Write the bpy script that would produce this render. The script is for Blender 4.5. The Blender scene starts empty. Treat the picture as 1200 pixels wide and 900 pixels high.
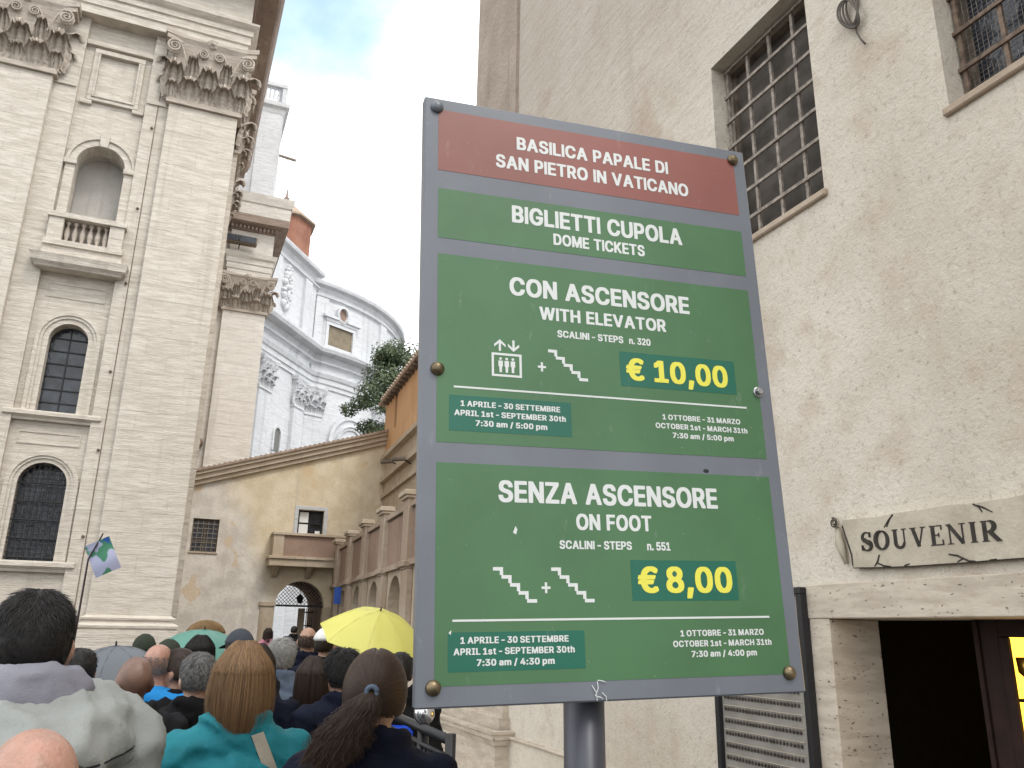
import bpy, bmesh, math, random, json
from mathutils import Vector, Matrix, noise
from mathutils.geometry import tessellate_polygon
from mathutils.bvhtree import BVHTree
random.seed(7)
R = math.radians
D = bpy.data
SC = bpy.context.scene
COL = SC.collection

# ------------------------------------------------------------------ camera
CZ = 1.75
YAW, PITCH, ROLL, FPX = R(22.529), R(16.889), R(1.024), 953.08
_f = Vector((math.sin(YAW)*math.cos(PITCH), math.cos(YAW)*math.cos(PITCH), math.sin(PITCH)))
_r = Vector((math.cos(YAW), -math.sin(YAW), 0))
_u = _r.cross(_f)
RT = _r*math.cos(ROLL) + _u*math.sin(ROLL)
UP = -_r*math.sin(ROLL) + _u*math.cos(ROLL)
cam = D.cameras.new('camera')
cam.sensor_width = 36; cam.sensor_fit = 'HORIZONTAL'; cam.lens = FPX/1200*36
cam.clip_start = 0.05; cam.clip_end = 3000
camo = D.objects.new('camera', cam); COL.objects.link(camo)
camo.matrix_world = Matrix(((RT.x, UP.x, -_f.x, 0), (RT.y, UP.y, -_f.y, 0), (RT.z, UP.z, -_f.z, CZ), (0, 0, 0, 1)))
SC.camera = camo

# ------------------------------------------------------------------ light
SUN_EL, SUN_AZ = R(54), R(162)          # azimuth: where the sun stands, clockwise from +Y
world = D.worlds.new('World'); SC.world = world; world.use_nodes = True
SKY_STRENGTH = 0.106
SUN_STRENGTH = 1.5
EXPOSURE = 0.4
SC.view_settings.view_transform = 'Standard'
SC.view_settings.look = 'None'
SC.view_settings.exposure = EXPOSURE
SC.view_settings.gamma = 1
SC.view_settings.use_curve_mapping = False
sun = D.lights.new('sun', 'SUN'); sun.energy = SUN_STRENGTH; sun.angle = R(20); sun.color = (1, .95, .87)
suno = D.objects.new('sun', sun); COL.objects.link(suno)
sd = Vector((math.sin(SUN_AZ)*math.cos(SUN_EL), math.cos(SUN_AZ)*math.cos(SUN_EL), math.sin(SUN_EL)))
suno.rotation_euler = (-sd).to_track_quat('-Z', 'Y').to_euler()
suno.location = sd*60

def ray(px, py):
    return _f + RT*((px-600)/FPX) - UP*((py-450)/FPX)

def build_world():
    nt = world.node_tree; N = nt.nodes; L = nt.links
    N.clear()
    out = N.new('ShaderNodeOutputWorld'); bg = N.new('ShaderNodeBackground')
    sky = N.new('ShaderNodeTexSky'); sky.sky_type = 'NISHITA'; sky.sun_disc = False
    sky.sun_elevation = SUN_EL; sky.sun_rotation = SUN_AZ
    sky.air_density = 1.0; sky.dust_density = 0.6
    tc = N.new('ShaderNodeTexCoord')
    def noi(scale, det, off):
        mp = N.new('ShaderNodeMapping'); mp.inputs['Location'].default_value = off
        mp.inputs['Scale'].default_value = (1, 1, 1.6)
        n = N.new('ShaderNodeTexNoise'); n.inputs['Scale'].default_value = scale
        n.inputs['Detail'].default_value = det; n.inputs['Roughness'].default_value = .55
        L.new(tc.outputs['Generated'], mp.inputs[0]); L.new(mp.outputs[0], n.inputs[0]); return n
    n1 = noi(5.0, 6, (3.1, 1.7, .4)); n2 = noi(2.2, 4, (.3, 5.2, 2.2))
    # the rift in the clouds: a region of the sky where blue shows
    def rift(px, py, lo, hi):
        gap = ray(px, py).normalized()
        vm = N.new('ShaderNodeVectorMath'); vm.operation = 'DOT_PRODUCT'
        vm.inputs[1].default_value = gap
        L.new(tc.outputs['Generated'], vm.inputs[0])
        mr = N.new('ShaderNodeMapRange'); mr.inputs[1].default_value = lo; mr.inputs[2].default_value = hi
        L.new(vm.outputs['Value'], mr.inputs[0]); return mr
    a = rift(395, -40, .968, .9992)
    add = N.new('ShaderNodeMath'); add.operation = 'MULTIPLY_ADD'
    add.inputs[1].default_value = .62
    L.new(a.outputs[0], add.inputs[0]); 
    mm = N.new('ShaderNodeMath'); mm.operation = 'ADD'
    L.new(n1.outputs[0], mm.inputs[0]); L.new(n2.outputs[0], mm.inputs[1])
    hh = N.new('ShaderNodeMath'); hh.operation = 'MULTIPLY'; hh.inputs[1].default_value = .5
    L.new(mm.outputs[0], hh.inputs[0]); L.new(hh.outputs[0], add.inputs[2])
    ramp = N.new('ShaderNodeMapRange'); ramp.interpolation_type = 'SMOOTHSTEP'
    ramp.inputs[1].default_value = .80; ramp.inputs[2].default_value = 1.24; ramp.inputs[4].default_value = .85
    L.new(add.outputs[0], ramp.inputs[0])
    cl = N.new('ShaderNodeMixRGB')     # brightness variation inside the cloud deck
    cl.inputs[1].default_value = (12.5, 13.0, 13.6, 1); cl.inputs[2].default_value = (17.5, 17.6, 17.6, 1)
    L.new(n2.outputs[0], cl.inputs[0])
    sk = N.new('ShaderNodeMixRGB'); sk.blend_type = 'MULTIPLY'; sk.inputs[0].default_value = 1
    sk.inputs[2].default_value = (2.2, 2.9, 2.35, 1)
    L.new(sky.outputs[0], sk.inputs[1])
    mix = N.new('ShaderNodeMixRGB')
    L.new(ramp.outputs[0], mix.inputs[0]); L.new(cl.outputs[0], mix.inputs[1]); L.new(sk.outputs[0], mix.inputs[2])
    L.new(mix.outputs[0], bg.inputs[0]); bg.inputs[1].default_value = SKY_STRENGTH
    L.new(bg.outputs[0], out.inputs[0])
build_world()

def onY(px, py, Y):
    d = ray(px, py); return Vector((0, 0, CZ)) + d*(Y/d.y)
def onX(px, py, X):
    d = ray(px, py); return Vector((0, 0, CZ)) + d*(X/d.x)

# ------------------------------------------------------------------ materials
class Mat:
    def __init__(s, name):
        s.m = D.materials.new(name); s.m.use_nodes = True
        s.nt = s.m.node_tree; s.N = s.nt.nodes; s.L = s.nt.links
        s.b = s.N['Principled BSDF']; s.tc = s.N.new('ShaderNodeTexCoord')
        s.geo = s.N.new('ShaderNodeNewGeometry')
    def noise(s, scale, det=4, rough=.55, stretch=(1, 1, 1), off=(0, 0, 0), coord='W'):
        mp = s.N.new('ShaderNodeMapping'); mp.inputs['Scale'].default_value = stretch; mp.inputs['Location'].default_value = off
        src = s.geo.outputs['Position'] if coord == 'W' else s.tc.outputs['Object']
        s.L.new(src, mp.inputs[0])
        n = s.N.new('ShaderNodeTexNoise'); n.inputs['Scale'].default_value = scale
        n.inputs['Detail'].default_value = det; n.inputs['Roughness'].default_value = rough
        s.L.new(mp.outputs[0], n.inputs['Vector']); return n.outputs['Fac']
    def ramp(s, v, lo, hi, a=0., b=1.):
        r = s.N.new('ShaderNodeMapRange'); r.interpolation_type = 'SMOOTHSTEP'
        for i, x in enumerate((lo, hi, a, b)): r.inputs[i+1].default_value = x
        s.L.new(v, r.inputs[0]); return r.outputs[0]
    def mix(s, f, a, b, mode='MIX'):
        m = s.N.new('ShaderNodeMixRGB'); m.blend_type = mode
        for i, x in enumerate((f, a, b)):
            if isinstance(x, (int, float)): m.inputs[i].default_value = x
            elif isinstance(x, tuple): m.inputs[i].default_value = (*x, 1)
            else: s.L.new(x, m.inputs[i])
        return m.outputs[0]
    def math(s, op, a, b=0., clamp=False):
        m = s.N.new('ShaderNodeMath'); m.operation = op; m.use_clamp = clamp
        for i, x in enumerate((a, b)):
            if isinstance(x, (int, float)): m.inputs[i].default_value = x
            else: s.L.new(x, m.inputs[i])
        return m.outputs[0]
    def sep(s, coord='W'):
        x = s.N.new('ShaderNodeSeparateXYZ')
        s.L.new(s.geo.outputs['Position'] if coord == 'W' else s.tc.outputs['Object'], x.inputs[0]); return x.outputs
    def comb(s, a, b, c=0.):
        x = s.N.new('ShaderNodeCombineXYZ')
        for i, v in enumerate((a, b, c)):
            if isinstance(v, (int, float)): x.inputs[i].default_value = v
            else: s.L.new(v, x.inputs[i])
        return x.outputs[0]
    def brick(s, vec, w, h, mortar=.012, off=.5):
        b = s.N.new('ShaderNodeTexBrick'); s.L.new(vec, b.inputs['Vector'])
        b.inputs['Color1'].default_value = (.25, .25, .25, 1); b.inputs['Color2'].default_value = (.75, .75, .75, 1)
        b.inputs['Mortar'].default_value = (0, 0, 0, 1)
        b.inputs['Scale'].default_value = 1; b.inputs['Mortar Size'].default_value = mortar; b.inputs['Mortar Smooth'].default_value = .3
        b.inputs['Brick Width'].default_value = w; b.inputs['Row Height'].default_value = h; b.offset = off
        return b.outputs['Color'], b.outputs['Fac']
    def bump(s, h, dist, strength=1., prev=None):
        b = s.N.new('ShaderNodeBump'); b.inputs['Distance'].default_value = dist; b.inputs['Strength'].default_value = strength
        s.L.new(h, b.inputs['Height'])
        if prev: s.L.new(prev, b.inputs['Normal'])
        return b.outputs[0]
    def done(s, col, rough=.8, nrm=None, spec=.3, metal=0.):
        if isinstance(col, tuple): s.b.inputs['Base Color'].default_value = (*col, 1)
        else: s.L.new(col, s.b.inputs['Base Color'])
        if isinstance(rough, (int, float)): s.b.inputs['Roughness'].default_value = rough
        else: s.L.new(rough, s.b.inputs['Roughness'])
        s.b.inputs['Specular IOR Level'].default_value = spec; s.b.inputs['Metallic'].default_value = metal
        if nrm: s.L.new(nrm, s.b.inputs['Normal'])
        return s.m

def simple(name, col, rough=.6, metal=0., var=.15, scale=12, spec=.35, bump=0.):
    m = Mat(name); n = m.noise(scale, 4, coord='O')
    dark = tuple(c*(1-var) for c in col); lite = tuple(min(1, c*(1+var)) for c in col)
    c = m.mix(m.ramp(n, .3, .7), dark, lite)
    nr = m.bump(m.noise(scale*3, 3, coord='O'), bump) if bump else None
    return m.done(c, rough, nr, spec, metal)

def travertine(name, base, dark, stain, course=(1.25, .62), bl=.12, mottle=.6):
    m = Mat(name)
    p = m.sep(); uv = m.comb(m.math('ADD', p[0], p[1]), p[2])
    bc, bf = m.brick(uv, course[0], course[1], .006)
    streak = m.noise(2.3, 7, .7, (.6, .6, 4.2))
    streak2 = m.noise(5, 5, .7, (.8, .8, 7), (4, 2, 9))
    big = m.noise(.23, 4, .6, (1, 1, .6))
    c = m.mix(m.ramp(streak, .36, .66), dark, base)
    c = m.mix(m.math('MULTIPLY', m.ramp(streak2, .5, .68), .45), c, tuple(x*.78 for x in dark))
    c = m.mix(m.math('MULTIPLY', m.ramp(big, .48, .72), mottle), c, stain)
    c = m.mix(bl, c, bc, 'OVERLAY')
    drip = m.noise(1.3, 4, .6, (1.2, 1.2, .07), (7, 3, 1))
    c = m.mix(m.math('MULTIPLY', m.ramp(drip, .56, .72), .38), c, tuple(x*.6 for x in stain))
    c = m.mix(m.math('MULTIPLY', m.ramp(m.noise(7, 5, .7, (.9, .9, 6), (1, 8, 3)), .62, .70), .4), c, tuple(x*.62 for x in dark))
    c = m.mix(m.math('MULTIPLY', bf, .08), c, tuple(x*.6 for x in dark))
    h = m.math('ADD', m.math('MULTIPLY', bf, -.3), m.math('ADD', streak2, m.math('MULTIPLY', streak, .8)))
    return m.done(c, .85, m.bump(h, .028), .2)

M = {}
M['trav'] = travertine('travertine_masonry', (.63, .585, .52), (.485, .44, .38), (.49, .435, .37), (1.25, .62), .025, .35)
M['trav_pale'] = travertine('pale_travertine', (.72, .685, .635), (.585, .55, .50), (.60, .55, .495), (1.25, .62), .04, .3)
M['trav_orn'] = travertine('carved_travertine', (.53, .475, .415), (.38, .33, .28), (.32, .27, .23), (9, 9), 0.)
M['trav_white'] = travertine('hazed_travertine', (.68, .69, .71), (.57, .58, .60), (.50, .51, .525), (1.6, .8), .08, .35)  # bluish white: distance haze and shade are put into the colour
M['trav_brown'] = travertine('sooty_shaded_travertine', (.36, .29, .245), (.25, .195, .16), (.21, .16, .135), (9, 9), 0.)  # brown from soot plus the soffit's shade, both put into the colour

def plaster_right():
    m = Mat('rough_stucco')
    big = m.noise(.55, 5, .6); mid = m.noise(2.6, 5, .6, off=(3, 1, 7)); fine = m.noise(38, 5, .65)
    grain = m.noise(95, 3, .6)
    trowel = m.noise(5.0, 5, .62, (1, 1.0, .6), (2, 0, 0))
    rot = m.N.new('ShaderNodeMapping'); rot.inputs['Rotation'].default_value = (R(-48), 0, 0); rot.inputs['Scale'].default_value = (1, .55, 3.2)
    m.L.new(m.geo.outputs['Position'], rot.inputs[0])
    scr = m.N.new('ShaderNodeTexNoise'); scr.inputs['Scale'].default_value = 3.4; scr.inputs['Detail'].default_value = 6; scr.inputs['Roughness'].default_value = .65; m.L.new(rot.outputs[0], scr.inputs['Vector']); scr = scr.outputs['Fac']
    sp2 = m.noise(22, 6, .75, off=(6, 6, 1))
    c = m.mix(m.ramp(big, .32, .68), (.52, .465, .385), (.645, .59, .505))
    c = m.mix(m.math('MULTIPLY', m.ramp(mid, .50, .70), .6), c, (.485, .395, .315))
    c = m.mix(m.math('MULTIPLY', m.ramp(fine, .56, .74), .35), c, (.40, .355, .29))
    patch = m.noise(1.15, 3, .5, (1, 1, .8), (11, 4, 2))
    c = m.mix(m.math('MULTIPLY', m.ramp(patch, .62, .72), .5), c, (.42, .30, .225))
    z = m.sep()[2]
    c = m.mix(m.math('MULTIPLY', m.ramp(m.math('ADD', z, m.math('MULTIPLY', big, 2.0)), 6.2, 10.5), .55), c, (.41, .355, .315))
    drip = m.noise(2.2, 5, .6, (1, 1, .09), (5, 5, 5))
    c = m.mix(m.math('MULTIPLY', m.ramp(drip, .56, .74), .3), c, (.36, .30, .25))
    c = m.mix(m.math('MULTIPLY', m.ramp(scr, .54, .70), m.ramp(z, 4., 7.5, .05, .34)), c, (.36, .30, .235))
    c = m.mix(m.math('MULTIPLY', m.ramp(sp2, .54, .66), .6), c, (.33, .28, .215))
    c = m.mix(m.math('MULTIPLY', m.ramp(sp2, .43, .34), .3), c, (.72, .67, .58))
    h = m.math('ADD', m.math('ADD', m.math('ADD', m.math('MULTIPLY', trowel, 1.2), m.math('MULTIPLY', scr, m.ramp(m.math('SUBTRACT', z, m.math('MULTIPLY', m.sep()[0], 0.)), 4.5, 8., .15, 1.1))), m.math('MULTIPLY', fine, .42)), m.math('MULTIPLY', grain, .16))
    return m.done(c, .92, m.bump(h, .020), .15)
M['stucco'] = plaster_right()

def pitted_stone():
    m = Mat('pitted_travertine')
    v = m.noise(16, 4, .6, (1, 1, 2.2)); st = m.noise(5, 5, .6, (.6, .6, 3))
    c = m.mix(m.ramp(st, .35, .65), (.43, .37, .30), (.55, .485, .40))
    pits = m.ramp(m.noise(42, 3, .5, (.55, .55, 1.5), (1, 5, 2)), .66, .72)
    c = m.mix(m.math('MULTIPLY', pits, .7), c, (.14, .11, .085))
    c = m.mix(m.math('MULTIPLY', m.ramp(v, .55, .7), .3), c, (.38, .28, .20))
    h = m.math('SUBTRACT', m.math('MULTIPLY', v, .3), m.math('MULTIPLY', pits, 1.))
    return m.done(c, .8, m.bump(h, .012), .25)
M['pitted'] = pitted_stone()

def ochre():
    m = Mat('weathered_ochre_plaster')
    p = m.sep()
    big = m.noise(.42, 5, .62); mid = m.noise(1.4, 5, .6, off=(4, 4, 4)); fine = m.noise(9, 4, .6)
    # old whitewash survives on the left and the lower half
    edge = m.math('ADD', m.math('MULTIPLY', p[0], .36), m.math('MULTIPLY', p[2], .19))
    f = m.ramp(m.math('ADD', edge, m.math('MULTIPLY', big, 1.1)), 2.60, 3.15)
    pale = m.mix(m.ramp(mid, .35, .65), (.56, .515, .46), (.71, .665, .60))
    och = m.mix(m.ramp(mid, .35, .65), (.60, .505, .355), (.69, .605, .455))
    c = m.mix(f, pale, och)
    c = m.mix(m.math('MULTIPLY', m.ramp(m.noise(.9, 3, .5, off=(8, 1, 3)), .62, .68), .6), c, (.60, .45, .27))
    c = m.mix(m.math('MULTIPLY', m.ramp(fine, .6, .75), .4), c, (.36, .30, .23))
    drip = m.noise(1.7, 4, .6, (1, 1, .12), (5, 5, 5))
    c = m.mix(m.math('MULTIPLY', m.ramp(drip, .57, .72), .3), c, (.42, .37, .30))
    return m.done(c, .9, m.bump(m.math('ADD', fine, mid), .02), .15)
M['ochre'] = ochre()

def blotchy(name, a, b, stain, sc=1., bump=.02, rough=.88):
    m = Mat(name)
    big = m.noise(.6*sc, 5, .6); fine = m.noise(7*sc, 4, .6); drip = m.noise(2.0*sc, 4, .6, (1, 1, .1), (5, 5, 5))
    c = m.mix(m.ramp(big, .35, .65), a, b)
    c = m.mix(m.math('MULTIPLY', m.ramp(fine, .55, .72), .4), c, stain)
    c = m.mix(m.math('MULTIPLY', m.ramp(drip, .54, .7), .5), c, stain)
    return m.done(c, rough, m.bump(fine, bump), .2)
M['arcade'] = blotchy('grey_tan_stone', (.36, .28, .21), (.45, .37, .29), (.22, .165, .125))
M['arcade_pale'] = blotchy('pale_tan_plaster', (.46, .38, .28), (.54, .46, .36), (.30, .235, .18))
M['orange'] = blotchy('orange_plaster', (.60, .35, .185), (.68, .42, .235), (.48, .30, .185))
M['brickred'] = blotchy('terracotta_plaster', (.25, .115, .08), (.32, .16, .11), (.17, .085, .06))
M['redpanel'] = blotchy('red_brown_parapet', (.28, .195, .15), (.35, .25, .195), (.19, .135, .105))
M['tile'] = blotchy('old_roof_tile', (.32, .24, .185), (.41, .325, .255), (.17, .11, .085), 3)
M['iron'] = simple('black_iron', (.025, .025, .027), .55, .5)
M['rust'] = simple('weathered_grille_iron', (.27, .235, .20), .8, .1, .35, 20)
M['rustbrown'] = simple('rusty_brown_iron', (.16, .115, .085), .8, .1, .4, 20)
M['dirtyglass'] = simple('dusty_window_glass', (.075, .064, .054), .6, 0, .45, 3, .25)
M['darkglass'] = simple('dark_leaded_glass', (.022, .026, .034), .16, 0, .6, 2.5, .5, .012)
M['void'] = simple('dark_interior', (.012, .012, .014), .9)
M['wood'] = simple('dark_red_wood', (.018, .006, .0045), .75, 0, .3, 8)
M['oldwood'] = simple('grey_brown_wood', (.16, .13, .10), .8, 0, .3, 9)
M['white'] = simple('white_paint', (.78, .78, .77), .5, 0, .04, 5)
M['black'] = simple('black_paint', (.018, .018, .02), .4, 0, .1, 5)
M['ground'] = None

# ------------------------------------------------------------------ geometry helpers
class Frame:
    def __init__(s, O, U, V, N): s.O, s.U, s.V, s.N = Vector(O), Vector(U), Vector(V), Vector(N)
    def p(s, u, v, d=0.): return s.O + s.U*u + s.V*v + s.N*d
def FY(Y): return Frame((0, Y, 0), (1, 0, 0), (0, 0, 1), (0, -1, 0))
def FX(X): return Frame((X, 0, 0), (0, 1, 0), (0, 0, 1), (-1, 0, 0))

class MB:
    def __init__(s): s.v = []; s.f = []; s.r = {}
    def add(s, vs, fs):
        b = len(s.v); s.v += [tuple(x) for x in vs]; s.f += [tuple(i+b for i in f) for f in fs]; return s
    def box(s, F, u0, u1, v0, v1, d0, d1):
        c = [F.p(u, v, d) for d in (d0, d1) for v in (v0, v1) for u in (u0, u1)]
        return s.add(c, [(0, 1, 3, 2), (4, 6, 7, 5), (0, 4, 5, 1), (2, 3, 7, 6), (0, 2, 6, 4), (1, 5, 7, 3)])
    def wbox(s, a, b):
        F = Frame((0, 0, 0), (1, 0, 0), (0, 0, 1), (0, 1, 0)); return s.box(F, a[0], b[0], a[2], b[2], a[1], b[1])
    def plate(s, F, outer, holes, d0, d1):
        loops = [outer] + list(holes)
        tris = tessellate_polygon([[Vector((u, v, 0)) for u, v in l] for l in loops])
        flat = [q for l in loops for q in l]; n = len(flat)
        vs = [F.p(u, v, d0) for u, v in flat] + [F.p(u, v, d1) for u, v in flat]
        fs = [tuple(t) for t in tris] + [tuple(i+n for i in reversed(t)) for t in tris]
        b = 0
        for l in loops:
            k = len(l)
            for i in range(k):
                j = (i+1) % k; fs.append((b+i, b+j, b+j+n, b+i+n))
            b += k
        return s.add(vs, fs)
    def sweep(s, path, prof, closed=False, caps=True):
        """path: (x, y) list, outward = right-hand side; prof: (out, z) list"""
        n = len(path); P = [Vector(p) for p in path]; off = []
        for i in range(n):
            a = P[(i-1) % n] if (closed or i > 0) else None
            c = P[(i+1) % n] if (closed or i < n-1) else None
            ns = []
            if a is not None: d = (P[i]-a).normalized(); ns.append(Vector((d.y, -d.x)))
            if c is not None: d = (c-P[i]).normalized(); ns.append(Vector((d.y, -d.x)))
            if len(ns) == 2:
                m = (ns[0]+ns[1]).normalized(); off.append(m/max(.25, m.dot(ns[0])))
            else: off.append(ns[0])
        k = len(prof); vs = []
        for i in range(n):
            for o, z in prof: q = P[i]+off[i]*o; vs.append((q.x, q.y, z))
        fs = []
        for i in range(n if closed else n-1):
            j = (i+1) % n
            for a in range(k-1): fs.append((i*k+a, j*k+a, j*k+a+1, i*k+a+1))
        if caps and not closed:
            fs.append(tuple(range(k))); fs.append(tuple((n-1)*k+a for a in reversed(range(k))))
        return s.add(vs, fs)
    def tube(s, pts, r, seg=8, caps=True):
        pts = [Vector(p) for p in pts]; n = len(pts); vs = []; fs = []
        rr = r if isinstance(r, (list, tuple)) else [r]*n
        prev = None
        for i in range(n):
            t = (pts[min(i+1, n-1)]-pts[max(i-1, 0)]).normalized()
            if prev is None:
                a = Vector((0, 0, 1)) if abs(t.z) < .9 else Vector((1, 0, 0)); x = t.cross(a).normalized()
            else: x = (prev - t*prev.dot(t)).normalized()
            prev = x; y = t.cross(x)
            for k in range(seg):
                an = 2*math.pi*k/seg; vs.append(pts[i]+(x*math.cos(an)+y*math.sin(an))*rr[i])
        for i in range(n-1):
            for k in range(seg):
                l = (k+1) % seg; fs.append((i*seg+k, i*seg+l, (i+1)*seg+l, (i+1)*seg+k))
        if caps: fs.append(tuple(reversed(range(seg)))); fs.append(tuple((n-1)*seg+k for k in range(seg)))
        return s.add(vs, fs)
    def lathe(s, prof, c=(0, 0, 0), seg=16, axis=None):
        """prof: (r, h); axis: (U, V, N) with N the axis"""
        c = Vector(c); U, V, N = axis or (Vector((1, 0, 0)), Vector((0, 1, 0)), Vector((0, 0, 1)))
        vs = []; fs = []; k = len(prof)
        for r, h in prof:
            for i in range(seg):
                a = 2*math.pi*i/seg; vs.append(c+U*(r*math.cos(a))+V*(r*math.sin(a))+N*h)
        for j in range(k-1):
            for i in range(seg):
                l = (i+1) % seg; fs.append((j*seg+i, j*seg+l, (j+1)*seg+l, (j+1)*seg+i))
        fs.append(tuple(reversed(range(seg)))); fs.append(tuple((k-1)*seg+i for i in range(seg)))
        return s.add(vs, fs)
    def ball(s, c, r, seg=12, rings=8):
        c = Vector(c); rx, ry, rz = r if isinstance(r, (tuple, list)) else (r, r, r)
        vs = [c+Vector((0, 0, -rz))]; fs = []
        for j in range(1, rings):
            t = math.pi*j/rings
            for i in range(seg):
                a = 2*math.pi*i/seg; vs.append(c+Vector((rx*math.sin(t)*math.cos(a), ry*math.sin(t)*math.sin(a), -rz*math.cos(t))))
        vs.append(c+Vector((0, 0, rz))); top = len(vs)-1
        for i in range(seg): fs.append((0, 1+(i+1) % seg, 1+i))
        for j in range(rings-2):
            for i in range(seg):
                l = (i+1) % seg; fs.append((1+j*seg+i, 1+j*seg+l, 1+(j+1)*seg+l, 1+(j+1)*seg+i))
        b = 1+(rings-2)*seg
        for i in range(seg): fs.append((top, b+i, b+(i+1) % seg))
        return s.add(vs, fs)
    def mesh(s, name, smooth=False, bevel=0., recalc=True):
        me = D.meshes.new(name); me.from_pydata(s.v, [], s.f)
        bm = bmesh.new(); bm.from_mesh(me)
        if recalc: bmesh.ops.recalc_face_normals(bm, faces=bm.faces)
        if bevel:
            es = [e for e in bm.edges if len(e.link_faces) == 2 and e.calc_face_angle(0) > .5]
            bmesh.ops.bevel(bm, geom=es, offset=bevel, segments=1, affect='EDGES', clamp_overlap=True)
        if smooth:
            for f in bm.faces: f.smooth = True
        bm.to_mesh(me); bm.free(); return me
    def build(s, name, mat, parent=None, smooth=False, bevel=0., recalc=True):
        o = D.objects.new(name, s.mesh(name, smooth, bevel, recalc)); COL.objects.link(o)
        if mat: o.data.materials.append(mat)
        attach(o, parent); return o

LOCAL = [False]      # True while building figures in their own coordinates
def attach(o, parent):
    if parent is not None:
        o.parent = parent
        p = parent; loc = Vector((0, 0, 0))
        # parents are unrotated empties or meshes: undo their translation
        while p is not None: loc += p.location; p = p.parent
        if not LOCAL[0]: o.location = o.location-loc

def tag(o, label, cat, group=None):
    o['label'] = label; o['category'] = cat
    if group: o['group'] = group
    return o
def thing(name, label, cat, loc=(0, 0, 0), group=None):
    o = D.objects.new(name, None); COL.objects.link(o); o.location = loc; o.empty_display_size = .2
    return tag(o, label, cat, group)

def arch(cx, r, z0, zs, n=20):
    pts = [(cx-r, z0)]
    for i in range(n+1):
        a = math.pi*(1-i/n); pts.append((cx+r*math.cos(a), zs+r*math.sin(a)))
    pts.append((cx+r, z0)); return pts
def rect(u0, u1, v0, v1): return [(u0, v0), (u1, v0), (u1, v1), (u0, v1)]
def arch_band(mb, F, cx, r0, r1, z0, zs, d0, d1, n=24):
    """an archivolt with jambs, of width r1-r0"""
    a = arch(cx, r0, z0, zs, n); b = arch(cx, r1, z0, zs, n); k = len(a)
    for i in range(k-1):
        q = [a[i], a[i+1], b[i+1], b[i]]
        vs = [F.p(u, v, d) for d in (d0, d1) for u, v in q]
        mb.add(vs, [(0, 1, 2, 3), (7, 6, 5, 4), (0, 4, 5, 1), (2, 6, 7, 3)] + ([(0, 3, 7, 4)] if i == 0 else []) + ([(1, 5, 6, 2)] if i == k-2 else []))
def frame_band(mb, F, u0, u1, v0, v1, w, d0, d1):
    mb.box(F, u0-w, u1+w, v1, v1+w, d0, d1); mb.box(F, u0-w, u1+w, v0-w, v0, d0, d1)
    mb.box(F, u0-w, u0, v0, v1, d0, d1); mb.box(F, u1, u1+w, v0, v1, d0, d1)
# ------------------------------------------------------------------ ground
def ground_mat():
    m = Mat('cobblestone_paving')
    p = m.sep(); bc, bf = m.brick(m.comb(p[0], p[1]), .12, .12, .012)
    n = m.noise(1.1, 5, .6)
    c = m.mix(m.ramp(n, .35, .65), (.075, .072, .068), (.115, .108, .10)); c = m.mix(.3, c, bc, 'OVERLAY')
    c = m.mix(m.math('MULTIPLY', bf, .7), c, (.035, .033, .03))
    return m.done(c, .7, m.bump(m.math('SUBTRACT', 1., bf), .02), .35)
M['ground'] = ground_mat()
g = MB(); g.add([(-700, -700, 0), (700, -700, 0), (700, 700, 0), (-700, 700, 0)], [(0, 1, 2, 3)])
go = g.build('ground', M['ground']); go['kind'] = 'structure'
g = MB(); g.box(Frame((0, 0, 0), (1, 0, 0), (0, 1, 0), (0, 0, 1)), 3.1, 4.02, -4, 11.2, 0, .12)
pv = g.build('pavement', M['pitted'], bevel=.02); pv['kind'] = 'structure'

# ------------------------------------------------------------------ Corinthian capital
def leaf(mb, F, cu, v0, w, h, reach, d0, seed=0):
    """acanthus leaf rising from v0, tip curling outwards"""
    nu, nv = 10, 13; front = []
    for j in range(nv):
        t = j/(nv-1)
        if t < .72: s = t/.72; d = d0+reach*.34*s*s; v = v0+h*.84*s
        else:
            a = (t-.72)/.28*math.pi*1.05; rr = reach*.33
            d = d0+reach*.34+rr*(1-math.cos(a)); v = v0+h*.84+rr*math.sin(a)*1.0
        ww = w*(.5+.22*math.sin(min(t, .8)/.8*math.pi)) * (1-.55*max(0, t-.78)/.22)
        ww *= 1-.17*abs(math.sin(t*math.pi*4.5))
        for i in range(nu):
            u = i/(nu-1)*2-1
            groove = .06*reach*2*math.cos(u*math.pi*3.5)
            cup = -.16*reach*u*u*(1 if t < .75 else -.6)
            front.append(F.p(cu+u*ww, v+(-.10*h*u*u if t > .5 else -.03*h*u*u), d+groove+cup))
    back = [q-F.N*(.06*reach+.02) for q in front]
    n = nu*nv; fs = []
    for j in range(nv-1):
        for i in range(nu-1):
            a = j*nu+i; fs.append((a, a+1, a+nu+1, a+nu)); fs.append((a+n, a+nu+n, a+nu+1+n, a+1+n))
    for i in range(nu-1):
        fs.append((i, i+n, i+1+n, i+1)); a = (nv-1)*nu+i; fs.append((a, a+1, a+1+n, a+n))
    for j in range(nv-1):
        a = j*nu; fs.append((a, a+nu, a+nu+n, a+n)); a = j*nu+nu-1; fs.append((a, a+n, a+nu+n, a+nu))
    mb.add(front+back, fs)

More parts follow.
